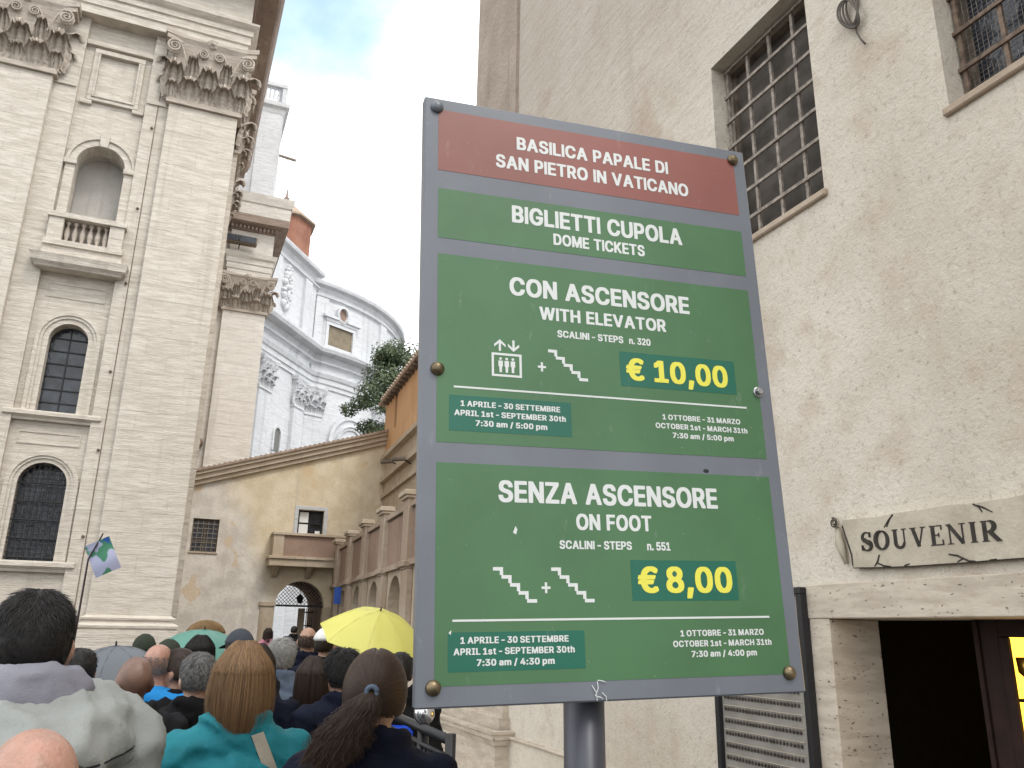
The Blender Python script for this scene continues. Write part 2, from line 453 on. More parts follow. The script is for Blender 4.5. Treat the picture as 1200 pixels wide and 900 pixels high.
def volute(mb, F, cu, cv, r, d0, d1, side):
    pts = []
    for k in range(30):
        a = k/29*math.pi*4.0; rr = r*(1-.86*k/29)
        pts.append((cu+side*rr*math.sin(a), cv+rr*math.cos(a)))
    th = r*.17
    for d in (d0, d1):
        mb.tube([F.p(u, v, d) for u, v in pts], [th*(1-.5*k/29) for k in range(30)], 6)
    # the stem that feeds the scroll
    stem = [F.p(cu-side*r*(2.1-1.9*k/9), cv-r*2.6+r*3.55*math.sin(k/9*math.pi/2), d0+(d1-d0)*k/9) for k in range(10)]
    mb.tube(stem, [r*.12+r*.1*k/9 for k in range(10)], 6)

def capital(mb, F, u0, u1, v0, v1, depth, ret=True):
    """front of a pilaster capital; d = 0 is the shaft face"""
    w = u1-u0; c = (u0+u1)/2; h = v1-v0
    mb.box(F, u0-.05*w, u1+.05*w, v0, v0+.045*h, -depth, .05*w)            # astragal
    mb.box(F, u0-.03*w, u1+.03*w, v0+.045*h, v0+.075*h, -depth, .03*w)
    vs = []                                                               # bell
    lv = [(0, .0), (.35, .0), (.62, .03), (.8, .09), (.86, .13)]
    for t, o in lv:
        for (u, d) in ((u0-o*w, -depth), (u0-o*w, o*w), (u1+o*w, o*w), (u1+o*w, -depth)): vs.append(F.p(u, v0+.07*h+t*h, d))
    fs = []
    for j in range(len(lv)-1):
        for i in range(4):
            l = (i+1) % 4; fs.append((j*4+i, j*4+l, j*4+4+l, j*4+4+i))
    fs.append((16, 17, 18, 19)); mb.add(vs, fs)
    # abacus: concave plan, two mouldings
    for (va, vb, k) in ((.865, .93, .86), (.93, 1.0, 1.0)):
        pl = []
        W = w*.5+.19*w*k
        for i in range(13):
            t = i/12*2-1; pl.append((c+t*W, (.19*w*k)-.135*w*k*(1-t*t)))
        pl += [(c+W, -depth), (c-W, -depth)]
        F2 = Frame(F.p(0, v0+va*h), F.U, F.N, F.V)
        mb.plate(F2, pl, [], 0, (vb-va)*h)
    # leaves
    lw = w*.30
    for cu in (u0+w*.25, u1-w*.25): leaf(mb, F, cu, v0+.07*h, lw, h*.27, w*.22, .01*w)
    for cu in (u0+.0*w, c, u1-.0*w): leaf(mb, F, cu, v0+.10*h, lw*.92, h*.46, w*.26, .0)
    for cu in (u0+w*.25, u1-w*.25): leaf(mb, F, cu, v0+.36*h, lw*.55, h*.30, w*.22, .04*w)
    for cu in (u0+w*.0, u1-w*.0, c): leaf(mb, F, cu, v0+.07*h, lw*.55, h*.22, w*.16, .0)
    # scrolls
    for s in (-1, 1):
        volute(mb, F, c+s*(w*.5+.04*w), v0+.755*h, w*.105, .10*w, .17*w, s)
        volute(mb, F, c+s*w*.12, v0+.775*h, w*.075, .07*w, .09*w, -s)
    # rosette in the middle of the abacus
    ce = F.p(c, v0+.945*h, .09*w)
    for k in range(7):
        a = 2*math.pi*k/7; q = ce+F.U*(.055*w*math.cos(a))+F.V*(.055*w*math.sin(a)); mb.ball(q, .042*w, 8, 6)
    mb.ball(ce+F.N*.03*w, .045*w, 8, 6)
    if ret:                                   # leaves on the visible return
        for (s, ue) in ((1, u1), (-1, u0)):
            F3 = Frame(F.p(ue, 0, 0), -F.N*s, F.V, F.U*s)
            for k in range(max(1, int(depth/(w*.4)))):
                cu = (k+.5)*depth/max(1, int(depth/(w*.4)))*s
                leaf(mb, F3, cu, v0+.07*h, lw*.8, h*.36, w*.22, .0)
                leaf(mb, F3, cu, v0+.30*h, lw*.8, h*.42, w*.26, .0)

def attic_base(mb, F, u0, u1, depth, z0, h):
    """moulded pilaster base over the depth of the pilaster"""
    prof = [(.30, 0), (.30, .34), (.22, .36), (.30, .44), (.31, .54), (.24, .62), (.12, .66), (.10, .76), (.17, .80), (.18, .88), (.08, .94), (.0, 1.)]
    Fp = [F.p(u0, 0, -depth), F.p(u0, 0, 0), F.p(u1, 0, 0), F.p(u1, 0, -depth)]
    path = [(q.x, q.y) for q in Fp]
    # make outward the right-hand side
    mb.sweep(path, [(-.05, z0)]+[(o*.75, z0+t*h) for o, t in prof]+[(-.05, z0+h)])

def moulding(o, z0, h):   # small generic moulding, o = projection
    return [(-.04, z0), (o*.35, z0), (o*.45, z0+h*.25), (o*.8, z0+h*.4), (o, z0+h*.5), (o, z0+h*.85), (o*.9, z0+h), (-.04, z0+h)]

# ------------------------------------------------------------------ basilica
bas = thing('basilica', 'huge pale travertine church front with Corinthian pilasters and arched windows at the left', 'church', (-3.5, 27.6, 0))
FP, FS, FB = FY(27), FY(27.28), FY(27.5)
BC = -3.63
# bay wall with three openings
w = MB()
n_r, w2_r, w3_r = .73, .55, .65
w.plate(FB, rect(-5.6, -1.7, 0, 21.84), [arch(BC, n_r, 14.35, 16.35), arch(BC, w2_r, 7.86, 10.2), arch(BC, w3_r, 3.45, 5.68)], -.55, 0)
for a, b in ((-5.45, -4.72), (-2.60, -1.80)): w.box(FS, a, b, 0, 21.84, -.3, 0)
w.box(FB, -20, -7.6, 0, 21.84, -.5, .1)
w.box(FB, -20, .38, 0, 1.35, -.5, .08)
w.box(FB, -4.72, -2.6, 2.05, 2.2, -.1, .07)
wall_o = w.build('wall', M['trav'], bas)
sw = MB(); sw.wbox((.0, 27.51, 0), (.42, 52, 24.2)); sw.wbox((-20, 28.4, 0), (0, 28.8, 24.2)); sw.build('side_wall', M['trav'], bas)
nb = MB(); A_ = arch(BC, n_r+.003, 14.2, 16.35, 24)
for i in range(len(A_)-1): nb.add([FB.p(*A_[i], -.54), FB.p(*A_[i+1], -.54), FB.p(*A_[i+1], -.88), FB.p(*A_[i], -.88)], [(0, 1, 2, 3)])
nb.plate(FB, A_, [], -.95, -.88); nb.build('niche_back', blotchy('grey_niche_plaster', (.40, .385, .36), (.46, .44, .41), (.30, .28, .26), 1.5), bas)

# pilasters
def pilaster(u0, u1, F, depth, zb, z0, z1, name='pilaster', mat='trav'):
    p = MB(); p.box(F, u0, u1, zb+.6, z0, -depth, 0)
    po = p.build(name, M[mat], bas, bevel=.015)
    b = MB(); attic_base(b, F, u0, u1, depth, zb, .62); b.box(F, u0-.22, u1+.22, 0, zb+.01, -depth, .22)
    b.build('pilaster_base', M['trav'], po)
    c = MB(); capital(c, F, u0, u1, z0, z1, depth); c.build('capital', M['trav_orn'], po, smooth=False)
    return po
pilaster(-1.86, .41, FP, .55, 1.37, 19.08, 21.83)
pilaster(-7.70, -5.43, FP, .55, 1.37, 19.08, 21.83)
# receding pilasters on the flank: their capitals stick out past the corner
FSd = Frame((.42, 0, 0), (0, -1, 0), (0, 0, 1), (1, 0, 0))
for ya, yb in ((29.4, 31.4), (34.0, 36.0)):
    FQ = Frame((.62, 0, 0), (0, -1, 0), (0, 0, 1), (1, 0, 0))
    p = MB(); p.box(FQ, -yb, -ya, 2, 19.08, -.2, 0); po = p.build('pilaster', M['trav'], bas)
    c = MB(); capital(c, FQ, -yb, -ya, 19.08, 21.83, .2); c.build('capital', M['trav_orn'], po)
# half capital of the strip between bay and pilaster
for a, b in ((-5.45, -4.78), (-2.54, -1.85)):
    c = MB(); c.box(FS, a-.02, b+.02, 19.02, 19.14, -.1, .06); c.box(FS, a-.02, b+.02, 19.14, 19.2, -.1, .03)
    c.build('strip_moulding', M['trav'], bas)
# rusty bolts down the strip
for k, z in enumerate((20.1, 18.1, 15.0, 12.3, 9.3, 6.8, 4.2)):
    r_ = MB(); r_.lathe([(.045, 0), (.045, .05), (.02, .08)], FS.p(-2.27-.02*k % .05, z, 0), 8, (FS.U, FS.V, FS.N)); r_.build('bolt', M['rustbrown'], bas)
rb = MB(); rb.tube([FS.p(-2.2, .5, .015), FS.p(-2.2, 21.5, .015)], .013, 5); rb.build('lightning_conductor', M['rustbrown'], bas)
# framed blind panel high up
f = MB(); frame_band(f, FB, -4.22, -3.03, 18.93, 20.58, .2, .0, .13); frame_band(f, FB, -4.22, -3.03, 18.93, 20.58, .07, .13, .17)
f.box(FB, -4.72, -2.55, 20.88, 21.05, 0, .16); f.box(FB, -4.62, -4.25, 18.58, 18.73, 0, .12); f.box(FB, -3.0, -2.63, 18.58, 18.73, 0, .12)
f.build('panel_frame', M['trav'], bas, bevel=.012)
# niche with imposts, archivolt and balustrade
f = MB(); arch_band(f, FB, BC, n_r+.002, n_r+.30, 14.3, 16.35, -.02, .10); arch_band(f, FB, BC, n_r+.22, n_r+.31, 16.3, 16.35, .10, .16)
f.box(FB, BC-n_r-.36, BC-n_r+.03, 16.22, 16.40, 0, .18); f.box(FB, BC+n_r-.03, BC+n_r+.36, 16.22, 16.40, 0, .18)
f.plate(FB, [(BC-.11, 17.02), (BC+.11, 17.02), (BC+.16, 17.48), (BC-.16, 17.48)], [], .08, .2)
f.build('niche_frame', M['trav'], bas, bevel=.01)
b = MB(); b.box(FB, -4.78, -2.5, 14.08, 14.25, 0, .56); b.box(FB, -4.72, -4.30, 13.28, 14.08, 0, .5); b.box(FB, -2.98, -2.56, 13.28, 14.08, 0, .5)
b.box(FB, -4.78, -2.5, 13.12, 13.30, 0, .54); b.box(FB, -4.78, -2.5, 12.74, 13.12, 0, .46)
b.sweep([(-4.86, 27.5), (-4.86, 26.98), (-2.46, 26.98), (-2.46, 27.5)], [(-.1, 12.36), (0, 12.36), (.04, 12.42), (.14, 12.5), (.16, 12.62), (.2, 12.74), (-.1, 12.74)])
b.box(FB, -4.84, -2.48, 12.37, 12.73, 0, .5)
bo = b.build('balcony', M['trav'], bas)
prof = [(.075, 0), (.075, .08), (.045, .12), (.085, .3), (.075, .42), (.035, .62), (.05, .66), (.075, .70), (.075, .78)]
for k in range(6):
    q = MB(); q.lathe(prof, FB.p(-4.19+k*.22, 13.30, .28), 10); q.build('baluster', M['trav_orn'], bo, smooth=True)
# small glass lamps standing on the balcony rail
f = MB(); frame_band(f, FB, -4.45, -2.85, 11.6, 12.0, .04, 0, .025); f.build('blind_panel', M['trav'], bas)
f = MB(); frame_band(f, FB, -4.45, -2.85, 6.9, 7.2, .04, 0, .025); f.build('blind_panel', M['trav'], bas)
# middle arched window
f = MB(); arch_band(f, FB, BC, w2_r+.16, w2_r+.30, 7.86, 10.2, -.01, .05); arch_band(f, FB, BC, w2_r+.25, w2_r+.36, 7.86, 10.2, -.01, .09)
f.sweep([(-4.75, 27.5), (-4.75, 27.42), (-2.55, 27.42), (-2.55, 27.5)], moulding(.22, 7.55, .28)); f.box(FB, -4.72, -2.58, 7.56, 7.82, 0, .06)
wo = f.build('window_frame', M['trav'], bas)
q = MB(); q.plate(FB, arch(BC, w2_r+.05, 7.8, 10.2), [], -.50, -.46); q.build('window_pane', M['darkglass'], wo)
q = MB()
for z in (8.26, 8.68, 9.1, 9.52, 9.94, 10.36): 
    hw = w2_r if z < 10.2 else math.sqrt(max(.01, w2_r**2-(z-10.2)**2)); q.box(FB, BC-hw, BC+hw, z-.018, z+.018, -.45, -.42)
q.box(FB, BC-.018, BC+.018, 7.86, 10.7, -.448, -.415); q.build('glazing_bar', M['iron'], wo)
# lower arched window with its heavy grille
f = MB(); arch_band(f, FB, BC, w3_r+.12, w3_r+.24, 3.45, 5.68, -.01, .05); arch_band(f, FB, BC, w3_r+.2, w3_r+.32, 3.45, 5.68, -.01, .09)
f.sweep([(-4.75, 27.5), (-4.75, 27.42), (-2.6, 27.42), (-2.6, 27.5)], moulding(.22, 3.14, .30)); f.box(FB, -4.72, -2.63, 3.15, 3.42, 0, .06)
wo = f.build('window_frame', M['trav'], bas)
q = MB(); q.plate(FB, arch(BC, w3_r+.05, 3.4, 5.68), [], -.50, -.46); q.build('window_pane', M['darkglass'], wo)
q = MB()
for k in range(9):
    u = BC-w3_r+.08+k*(2*w3_r-.16)/8; top = 5.68+math.sqrt(max(0, w3_r**2-(u-BC)**2)); q.tube([FB.p(u, 3.45, -.12), FB.p(u, top, -.12)], .016, 5)
for k in range(21):
    z = 3.55+k*.135; hw = w3_r if z < 5.68 else math.sqrt(max(.001, w3_r**2-(z-5.68)**2)); q.tube([FB.p(BC-hw, z, -.135), FB.p(BC+hw, z, -.135)], .012 if k % 4 else .026, 5)
q.build('window_grille', M['iron'], wo)
# entablature
e = MB()
prof = [(-.5, 21.84), (.02, 21.84), (.02, 22.16), (.08, 22.19), (.08, 22.50), (.14, 22.53), (.14, 22.74), (.22, 22.80), (.32, 22.90), (.32, 22.98), (.03, 23.02), (.03, 24.28), (-.5, 24.28)]
e.sweep([(-20, 27), (.43, 27), (.43, 41)], prof)
eo = e.build('entablature', M['trav'], bas)
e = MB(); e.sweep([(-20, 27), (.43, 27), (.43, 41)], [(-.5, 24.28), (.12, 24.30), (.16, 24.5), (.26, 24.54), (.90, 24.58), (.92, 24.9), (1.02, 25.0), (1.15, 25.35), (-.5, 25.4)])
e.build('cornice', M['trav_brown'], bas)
u_ = MB(); u_.wbox((-20, 27.6, 25.3), (.3, 41, 33)); u_.build('attic', M['trav'], bas)

# the further, recessed part of the flank
FP2, FW2 = FY(41), FY(41.35)
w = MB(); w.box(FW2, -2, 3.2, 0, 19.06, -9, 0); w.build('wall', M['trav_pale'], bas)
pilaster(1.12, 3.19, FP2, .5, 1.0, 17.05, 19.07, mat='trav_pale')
c = MB(); c.box(FW2, .42, 1.0, 17.05, 17.2, -.1, .05)
leaf(c, FW2, .62, 17.15, .32, .8, .4, 0); leaf(c, FW2, .95, 17.15, .3, 1.2, .45, 0); leaf(c, FW2, .6, 17.5, .3, 1.1, .5, 0)
c.build('strip_capital', M['trav_orn'], bas)
e = MB()
e.sweep([(-2, 41.3), (1.08, 41.3), (1.08, 41), (3.2, 41), (3.2, 52)], [(-.4, 19.07), (.02, 19.07), (.02, 19.36), (.07, 19.39), (.07, 19.68), (.12, 19.71), (.12, 19.95), (.22, 20.05), (.28, 20.27), (.02, 20.30), (.02, 21.55), (-.4, 21.55)])
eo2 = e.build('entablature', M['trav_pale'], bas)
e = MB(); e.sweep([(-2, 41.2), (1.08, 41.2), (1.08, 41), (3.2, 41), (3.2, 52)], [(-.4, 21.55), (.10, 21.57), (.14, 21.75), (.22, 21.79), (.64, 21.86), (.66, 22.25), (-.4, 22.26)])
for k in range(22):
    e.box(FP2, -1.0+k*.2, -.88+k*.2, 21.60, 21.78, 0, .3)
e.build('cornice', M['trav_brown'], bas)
e = MB(); e.sweep([(-2, 41.2), (1.08, 41.2), (1.08, 41), (3.2, 41), (3.2, 52)], [(-.4, 22.262), (.66, 22.262), (.66, 22.9), (.72, 22.95), (.80, 23.3), (.82, 23.45), (-.4, 23.5)])
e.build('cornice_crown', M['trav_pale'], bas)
# attic pier with balustrade
FT = FY(42)
t = MB(); t.box(FT, -2, 3.05, 23.4, 29.6, -6, 0); t.box(FT, 1.75, 2.95, 23.5, 29.5, -1, .08)
t.sweep([(-2, 42), (3.05, 42), (3.05, 48)], [(-.3, 29.5), (.02, 29.5), (.08, 29.7), (.1, 29.9), (.26, 30.0), (.28, 30.25), (-.3, 30.25)])
to = t.build('attic_pier', M['trav_white'], bas)
b = MB(); b.box(FT, -2, 3.1, 31.35, 31.58, -.3, .12); b.box(FT, 2.86, 3.1, 30.26, 31.36, -.25, .08); b.box(FT, -2, 3.1, 30.25, 30.34, -.28, .1)
Fs = Frame((3.05, 0, 0), (0, 1, 0), (0, 0, 1), (1, 0, 0)); b.box(Fs, 42.2, 48, 31.352, 31.58, -.3, .1)
bo = b.build('balustrade', M['trav_white'], to)
for k in range(13):
    q = MB(); q.lathe([(.075, 0), (.075, .1), (.04, .16), (.09, .4), (.04, .75), (.07, .85), (.07, 1.03)], FT.p(-.1+k*.23, 30.34, -.08), 8); q.build('baluster', M['trav_white'], bo, smooth=True)
q = MB(); q.tube([FT.p(3.0, 27.22, -.3), FT.p(4.0, 27.05, -.2)], .085, 8); q.tube([FT.p(3.0, 25.9, -.3), FT.p(3.55, 27.1, -.25)], .018, 5); q.build('beam', M['rust'], to)
# floodlight fixed to the frieze
fl = thing('floodlight', 'long grey floodlight fixed beside the smaller capital high on the church', 'floodlight', (1.4, 40.5, 20.6))
q = MB(); q.box(FP2, .75, 2.35, 20.55, 20.98, .30, .72); q.build('housing', M['oldwood'], fl, bevel=.05)
q = MB(); q.box(FP2, .83, 2.27, 20.60, 20.93, .721, .74); q.build('lens', M['darkglass'], fl)
q = MB(); q.tube([FP2.p(1.5, 20.5, .02), FP2.p(1.5, 20.5, .5), FP2.p(1.5, 20.6, .5)], .03, 6); q.build('bracket', M['iron'], fl)
# loose fixtures on the recessed strip
fx = thing('wall_lamp', 'rusty round lamp on the narrow strip above the sloping roof', 'lamp', (.6, 40.9, 9.9))
q = MB(); c0 = FW2.p(.72, 10.12, .12); q.lathe([(.05, 0), (.26, .02), (.3, .12), (.22, .28), (.08, .34)], c0, 12, (FW2.U, FW2.V, FW2.N)); q.build('shade', M['rustbrown'], fx, smooth=True)
q = MB(); q.tube([FW2.p(.72, 10.12, 0), FW2.p(.72, 10.12, .14)], .05, 6); q.build('mount', M['iron'], fx)
fx = thing('wall_banner', 'narrow blue and brown strip hanging on the church below the rusty lamp', 'banner', (.6, 40.9, 8.2))
q = MB(); q.box(FW2, .50, .82, 8.75, 9.55, .02, .06); q.build('cloth', simple('faded_blue_cloth', (.22, .25, .32), .8, 0, .5, 4), fx)
q = MB(); q.box(FW2, .50, .82, 7.6, 8.72, .02, .08); q.build('lower_cloth', M['rustbrown'], fx)

# ------------------------------------------------------------------ curved white apse
aps = thing('apse', 'bluish white curved church apse rising behind the ochre wall', 'church apse', (6, 60, 0))
def hd(px, py, dist): d = ray(px, py); k = dist/math.hypot(d.x, d.y); return Vector((d.x*k, d.y*k))
P1 = hd(375, 320, 62); PL = hd(335, 283, 57); sdir = (P1-PL).normalized(); P0 = P1-sdir*16
# the drum of the apse: starts at P1 with its normal towards bearing 160, its limb seen at px 468
_n1 = Vector((math.sin(R(160)), math.cos(R(160)))); lim_ = hd(468, 395, 1.); nl = Vector((lim_.y, -lim_.x))
AR = -P1.dot(nl)/((nl-_n1).dot(nl)); AC = P1-_n1*AR
print('apse', P1, AR, AC)
FA = Frame((P1.x, P1.y, 0), (sdir.x, sdir.y, 0), (0, 0, 1), (sdir.y, -sdir.x, 0))
def zd(px, py, dist):
    d = ray(px, py); k = dist/math.hypot(d.x, d.y); return CZ+d.z*k
def pol(b, r=AR): return (AC.x+r*math.sin(R(b)), AC.y+r*math.cos(R(b)))
arc = [pol(176-i*4) for i in range(0, 36)]
zt = zd(375, 322, 62); zt2 = zd(376, 330, 62); zc = zd(378, 408, 62); zf = zd(372, 432, 62); za = zd(366, 452, 62); zk = zd(362, 487, 62)
s = MB()
s.sweep([tuple(P0), tuple(P1)], [(-.6, 0), (0, 0), (0, zt-.6), (-.6, zt-.6)])
inner = P1-Vector((sdir.y, -sdir.x))*.8
s.sweep([tuple(P1), (P1.x-sdir.y*.9, P1.y+sdir.x*.9)][::1], [(-.3, 0), (0, 0), (0, zt-.6), (-.3, zt-.6)])
s.sweep(arc, [(-.6, 0), (0, 0), (0, zt2-.6), (-.6, zt2-.6)])
s.build('wall', M['trav_white'], aps)
def cor(o, z0, z1): h = z1-z0; return [(-.3, z0), (.05*o, z0), (.2*o, z0+.25*h), (.3*o, z0+.4*h), (.9*o, z0+.55*h), (o, z0+.8*h), (o, z1), (-.3, z1)]
s = MB()
s.sweep([tuple(P0), tuple(P1)], cor(.55, zt-.7, zt)); s.sweep(arc, cor(.55, zt2-.75, zt2)); s.sweep(arc, cor(.2, zt2-1.35, zt2-1.1)); s.sweep([tuple(P0), tuple(P1)], cor(.2, zt-1.4, zt-1.15))
s.build('top_cornice', M['trav_white'], aps)
s = MB()
for pth in ([tuple(P0), tuple(P1)], arc):
    s.sweep(pth, cor(1.0, zc-.95, zc)); s.sweep(pth, cor(.35, zc-1.35, zc-1.05))
    s.sweep(pth, [(-.2, za), (.1, za), (.1, za+.35), (.2, za+.37), (.2, za+.75), (.3, za+.8), (.42, za+1.1), (-.2, za+1.12)])
s.build('entablature', M['trav_white'], aps)
# pilasters with capitals on straight part
for ua, ub in ((-7.6, -6.0), (-2.6, -1.2)):
    p = MB(); p.box(FA, ua, ub, 0, zk, 0, .3); po = p.build('pilaster', M['trav_white'], aps)
    c = MB(); F4 = Frame(FA.p(0, 0, .3), FA.U, FA.V, FA.N); capital(c, F4, ua, ub, zk, za, .3, False); c.build('capital', M['trav_white'], po)
    p = MB(); p.box(FA, ua+.15, ub-.15, zc, zt-1.4, 0, .22); p.build('attic_strip', M['trav_white'], aps)
def tang(b, r=AR):
    o = pol(b, r); n = Vector((math.sin(R(b)), math.cos(R(b)), 0)); u = Vector((-n.y, n.x, 0)); return Frame((o[0], o[1], 0), u, (0, 0, 1), n)
for b in (158.5, 130, 117, 106):
    F4 = tang(b, AR-.05); p = MB(); p.box(F4, -.75, .75, 0, zk, 0, .3); po = p.build('pilaster', M['trav_white'], aps)
    c = MB(); F5 = tang(b, AR+.25); capital(c, F5, -.75, .75, zk, za, .3, False); c.build('capital', M['trav_white'], po)
    p = MB(); p.box(F4, -.55, .55, zc-.02, zt2-1.3, 0, .22); p.build('attic_strip', M['trav_white'], aps)
# attic window of the apse
Fw = tang(151, AR-.02)
f = MB(); zb_, ze_ = zd(405, 412, 62)+.1, zd(405, 380, 62)
frame_band(f, Fw, -1.25, 1.25, zb_, ze_, .28, 0, .2); frame_band(f, Fw, -1.45, 1.45, zb_+.5, ze_-.0, .16, 0, .12)
f.box(Fw, -1.9, -.45, ze_+.55, ze_+.75, 0, .4); f.box(Fw, .45, 1.9, ze_+.55, ze_+.75, 0, .4); f.box(Fw, -1.6, 1.6, ze_+.3, ze_+.55, 0, .25)
wo = f.build('attic_window', M['trav_white'], aps)
q = MB(); q.box(Fw, -1.25, 1.25, zb_, ze_, .01, .04); q.build('window_pane', simple('tan_shutter', (.20, .165, .115), .7, 0, .15, 2), wo)
q = MB(); q.lathe([(.75, 0), (.75, .3), (.55, .36), (.55, .05)], Fw.p(0, ze_+1.15, .02), 20, (Fw.U*.8, Fw.V, Fw.N)); q.build('oval_frame', M['trav_white'], wo)
q = MB(); q.lathe([(.56, 0), (.56, .08)], Fw.p(0, ze_+1.15, .02), 20, (Fw.U*.8, Fw.V, Fw.N)); q.build('oval_pane', M['redpanel'], wo)
# carved drop on the straight attic, niche, arched recess
q = MB()
for k in range(26):
    t = k/25; a = math.sin(k*2.4)*.45*(1-abs(t-.4)); q.ball(FA.p(-5.0+a, zc+1.3+t*(zt-zc-3.0), .08), (.26, .26, .24+.1*math.sin(k)), 8, 6)
q.build('carved_drop', M['trav_white'], aps)
q = MB(); arch_band(q, FA, -4.2, .42, .6, zd(318, 524, 57), zd(318, 503, 57), 0, .12); q.build('niche_frame', M['trav_white'], aps)
q = MB(); q.plate(FA, arch(-4.2, .42, zd(318, 524, 57), zd(318, 503, 57)), [], .01, .03); q.build('niche_shade_plate', simple('shaded_niche', (.16, .16, .15), .8), aps)  # flat dark plate on the wall; the niche's shade is its colour
Fw = tang(143, AR+.0); zz = zd(390, 520, 63)
q = MB()
for r0, r1, dd in ((2.3, 2.6, .12), (1.5, 1.75, .1), (1.75, 1.8, .2)): arch_band(q, Fw, 0, r0, r1, zz-3, zz, 0, dd)
q.build('blind_arch', M['trav_white'], aps)

# brick turret behind
tu = thing('brick_turret', 'octagonal terracotta turret with dark eaves above the white apse roofline', 'turret', (3.0, 75, 0))
d = ray(333, 260); k = 74/math.hypot(d.x, d.y); tc_ = (d.x*k, d.y*k); rr = 2.9
axis = (Vector((math.cos(.4), math.sin(.4), 0)), Vector((-math.sin(.4), math.cos(.4), 0)), Vector((0, 0, 1)))
ze = zd(372, 270, 74)
q = MB(); q.lathe([(rr*.93, 20), (rr*.93, ze)], (*tc_, 0), 8, axis); q.build('wall', M['brickred'], tu)
q = MB(); q.lathe([(rr*.94, ze-.02), (rr*1.06, ze+.05), (rr*1.06, ze+.22), (.3, ze+2.6), (.2, ze+2.7)], (*tc_, 0), 8, axis); ro = q.build('roof', M['tile'], tu)
q = MB(); q.lathe([(.25, ze+2.6), (.3, ze+2.9), (.12, ze+3.1), (.05, ze+3.9)], (*tc_, 0), 8); q.build('finial', M['trav_brown'], ro)

# ------------------------------------------------------------------ ochre building joining church and arcade
con = thing('ochre_building', 'weathered ochre and whitewashed building with sloping roof and archway between church and arcade', 'building', (4.8, 38, 0))
FC = FY(38)
zl, zr = onY(220, 555, 38).z, onY(452, 507, 38).z; xl, xr = -.5, 9.25
sl = (zr-zl)/(9.15-.46); zl2 = zl+sl*(xl-.46); zr2 = zl+sl*(xr-.46)
AX, ARr = 5.78, 1.06; zsp = onY(347, 681, 38).z-ARr
w1 = (.95, 2.03, 4.78, 6.2); w2 = (5.37, 6.52, 5.72, 6.88)
w = MB(); w.plate(FC, [(xl, 0), (xr, 0), (xr, zr2-.3), (xl, zl2-.3)], [arch(AX, ARr, -.01, zsp), rect(*w1), rect(*w2)], -.5, 0)
w.build('wall', M['ochre'], con)
w = MB()      # passage: vault and side walls
A = arch(AX, ARr+.02, 0, zsp, 16)
for i in range(len(A)-1):
    q = [FC.p(*A[i], -.45), FC.p(*A[i+1], -.45), FC.p(*A[i+1], -4), FC.p(*A[i], -4)]; w.add(q, [(0, 1, 2, 3)])
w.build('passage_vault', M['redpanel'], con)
w = MB(); w.plate(FC, [(xl, 0), (xr, 0), (xr, zr2-1.0), (xl, zl2-.4)], [arch(AX, ARr+.01, -.01, zsp)], -4.4, -4); w.build('rear_wall', M['arcade_pale'], con)
# roof cornice (follows the slope)
c = MB()
for (o, a, b) in ((.18, -.62, -.42), (.30, -.42, -.2), (.42, -.2, -.06)):
    c.plate(FC, [(xl, zl2+a), (xr, zr2+a), (xr, zr2+b), (xl, zl2+b)], [], -.1, o)
c.build('roof_cornice', M['arcade_pale'], con)
c = MB(); c.plate(FC, [(xl, zl2-.06), (xr, zr2-.06), (xr, zr2+.04), (xl, zl2+.04)], [], -4.5, .5)
for k in range(46):
    u = xl+.1+k*(xr-xl-.2)/45; z = zl2+sl*(u-xl)+.04; c.tube([FC.p(u, z-.02, .51), FC.p(u, z-.02, -4.3)], .07, 6)
c.build('roof', M['tile'], con)
def small_window(u0, u1, v0, v1, surround, glass, split, name):
    f = MB()
    if surround: frame_band(f, FC, u0, u1, v0, v1, surround, -.02, .04)
    else: f.box(FC, u0-.06, u1+.06, v0-.07, v0, -.1, .05)
    o = f.build('window', M['arcade_pale'] if not surround else M['trav_white'], con, bevel=.01)
    q = MB(); q.box(FC, u0-.02, u1+.02, v0-.02, v1+.02, -.36, -.33); q.build('window_pane', M[glass], o)
    q = MB(); frame_band(q, FC, u0+.07, u1-.07, v0+.07, v1-.07, .08, -.30, -.22)
    q.box(FC, (u0+u1)/2-.04, (u0+u1)/2+.04, v0+.07, v1-.07, -.30, -.22)
    for t in split: q.box(FC, u0+.07, u1-.07, v0+(v1-v0)*t-.03, v0+(v1-v0)*t+.03, -.298, -.225)
    q.build('window_sash', M['iron'] if surround else M['oldwood'], o)
    return o
o = small_window(*w1, 0, 'darkglass', (.35,), 'a')
q = MB()
for k in range(1, 5): q.box(FC, w1[0]+k*.216-.012, w1[0]+k*.216+.012, w1[2], w1[3], -.1, -.076)
for k in range(1, 7): q.box(FC, w1[0], w1[1], w1[2]+k*.2-.012, w1[2]+k*.2+.012, -.075, -.05)
q.build('window_grille', M['rust'], o)
o = small_window(*w2, .17, 'darkglass', (.5,), 'b')
q = MB(); q.box(FC, 5.46, 5.86, 5.80, 6.25, -.21, -.20); q.box(FC, 5.46, 5.86, 6.33, 6.8, -.21, -.20); q.build('curtain', M['white'], o)
q = MB(); q.box(FC, 6.2, 6.42, 5.78, 5.98, -.21, -.20); q.build('notice', M['white'], o)
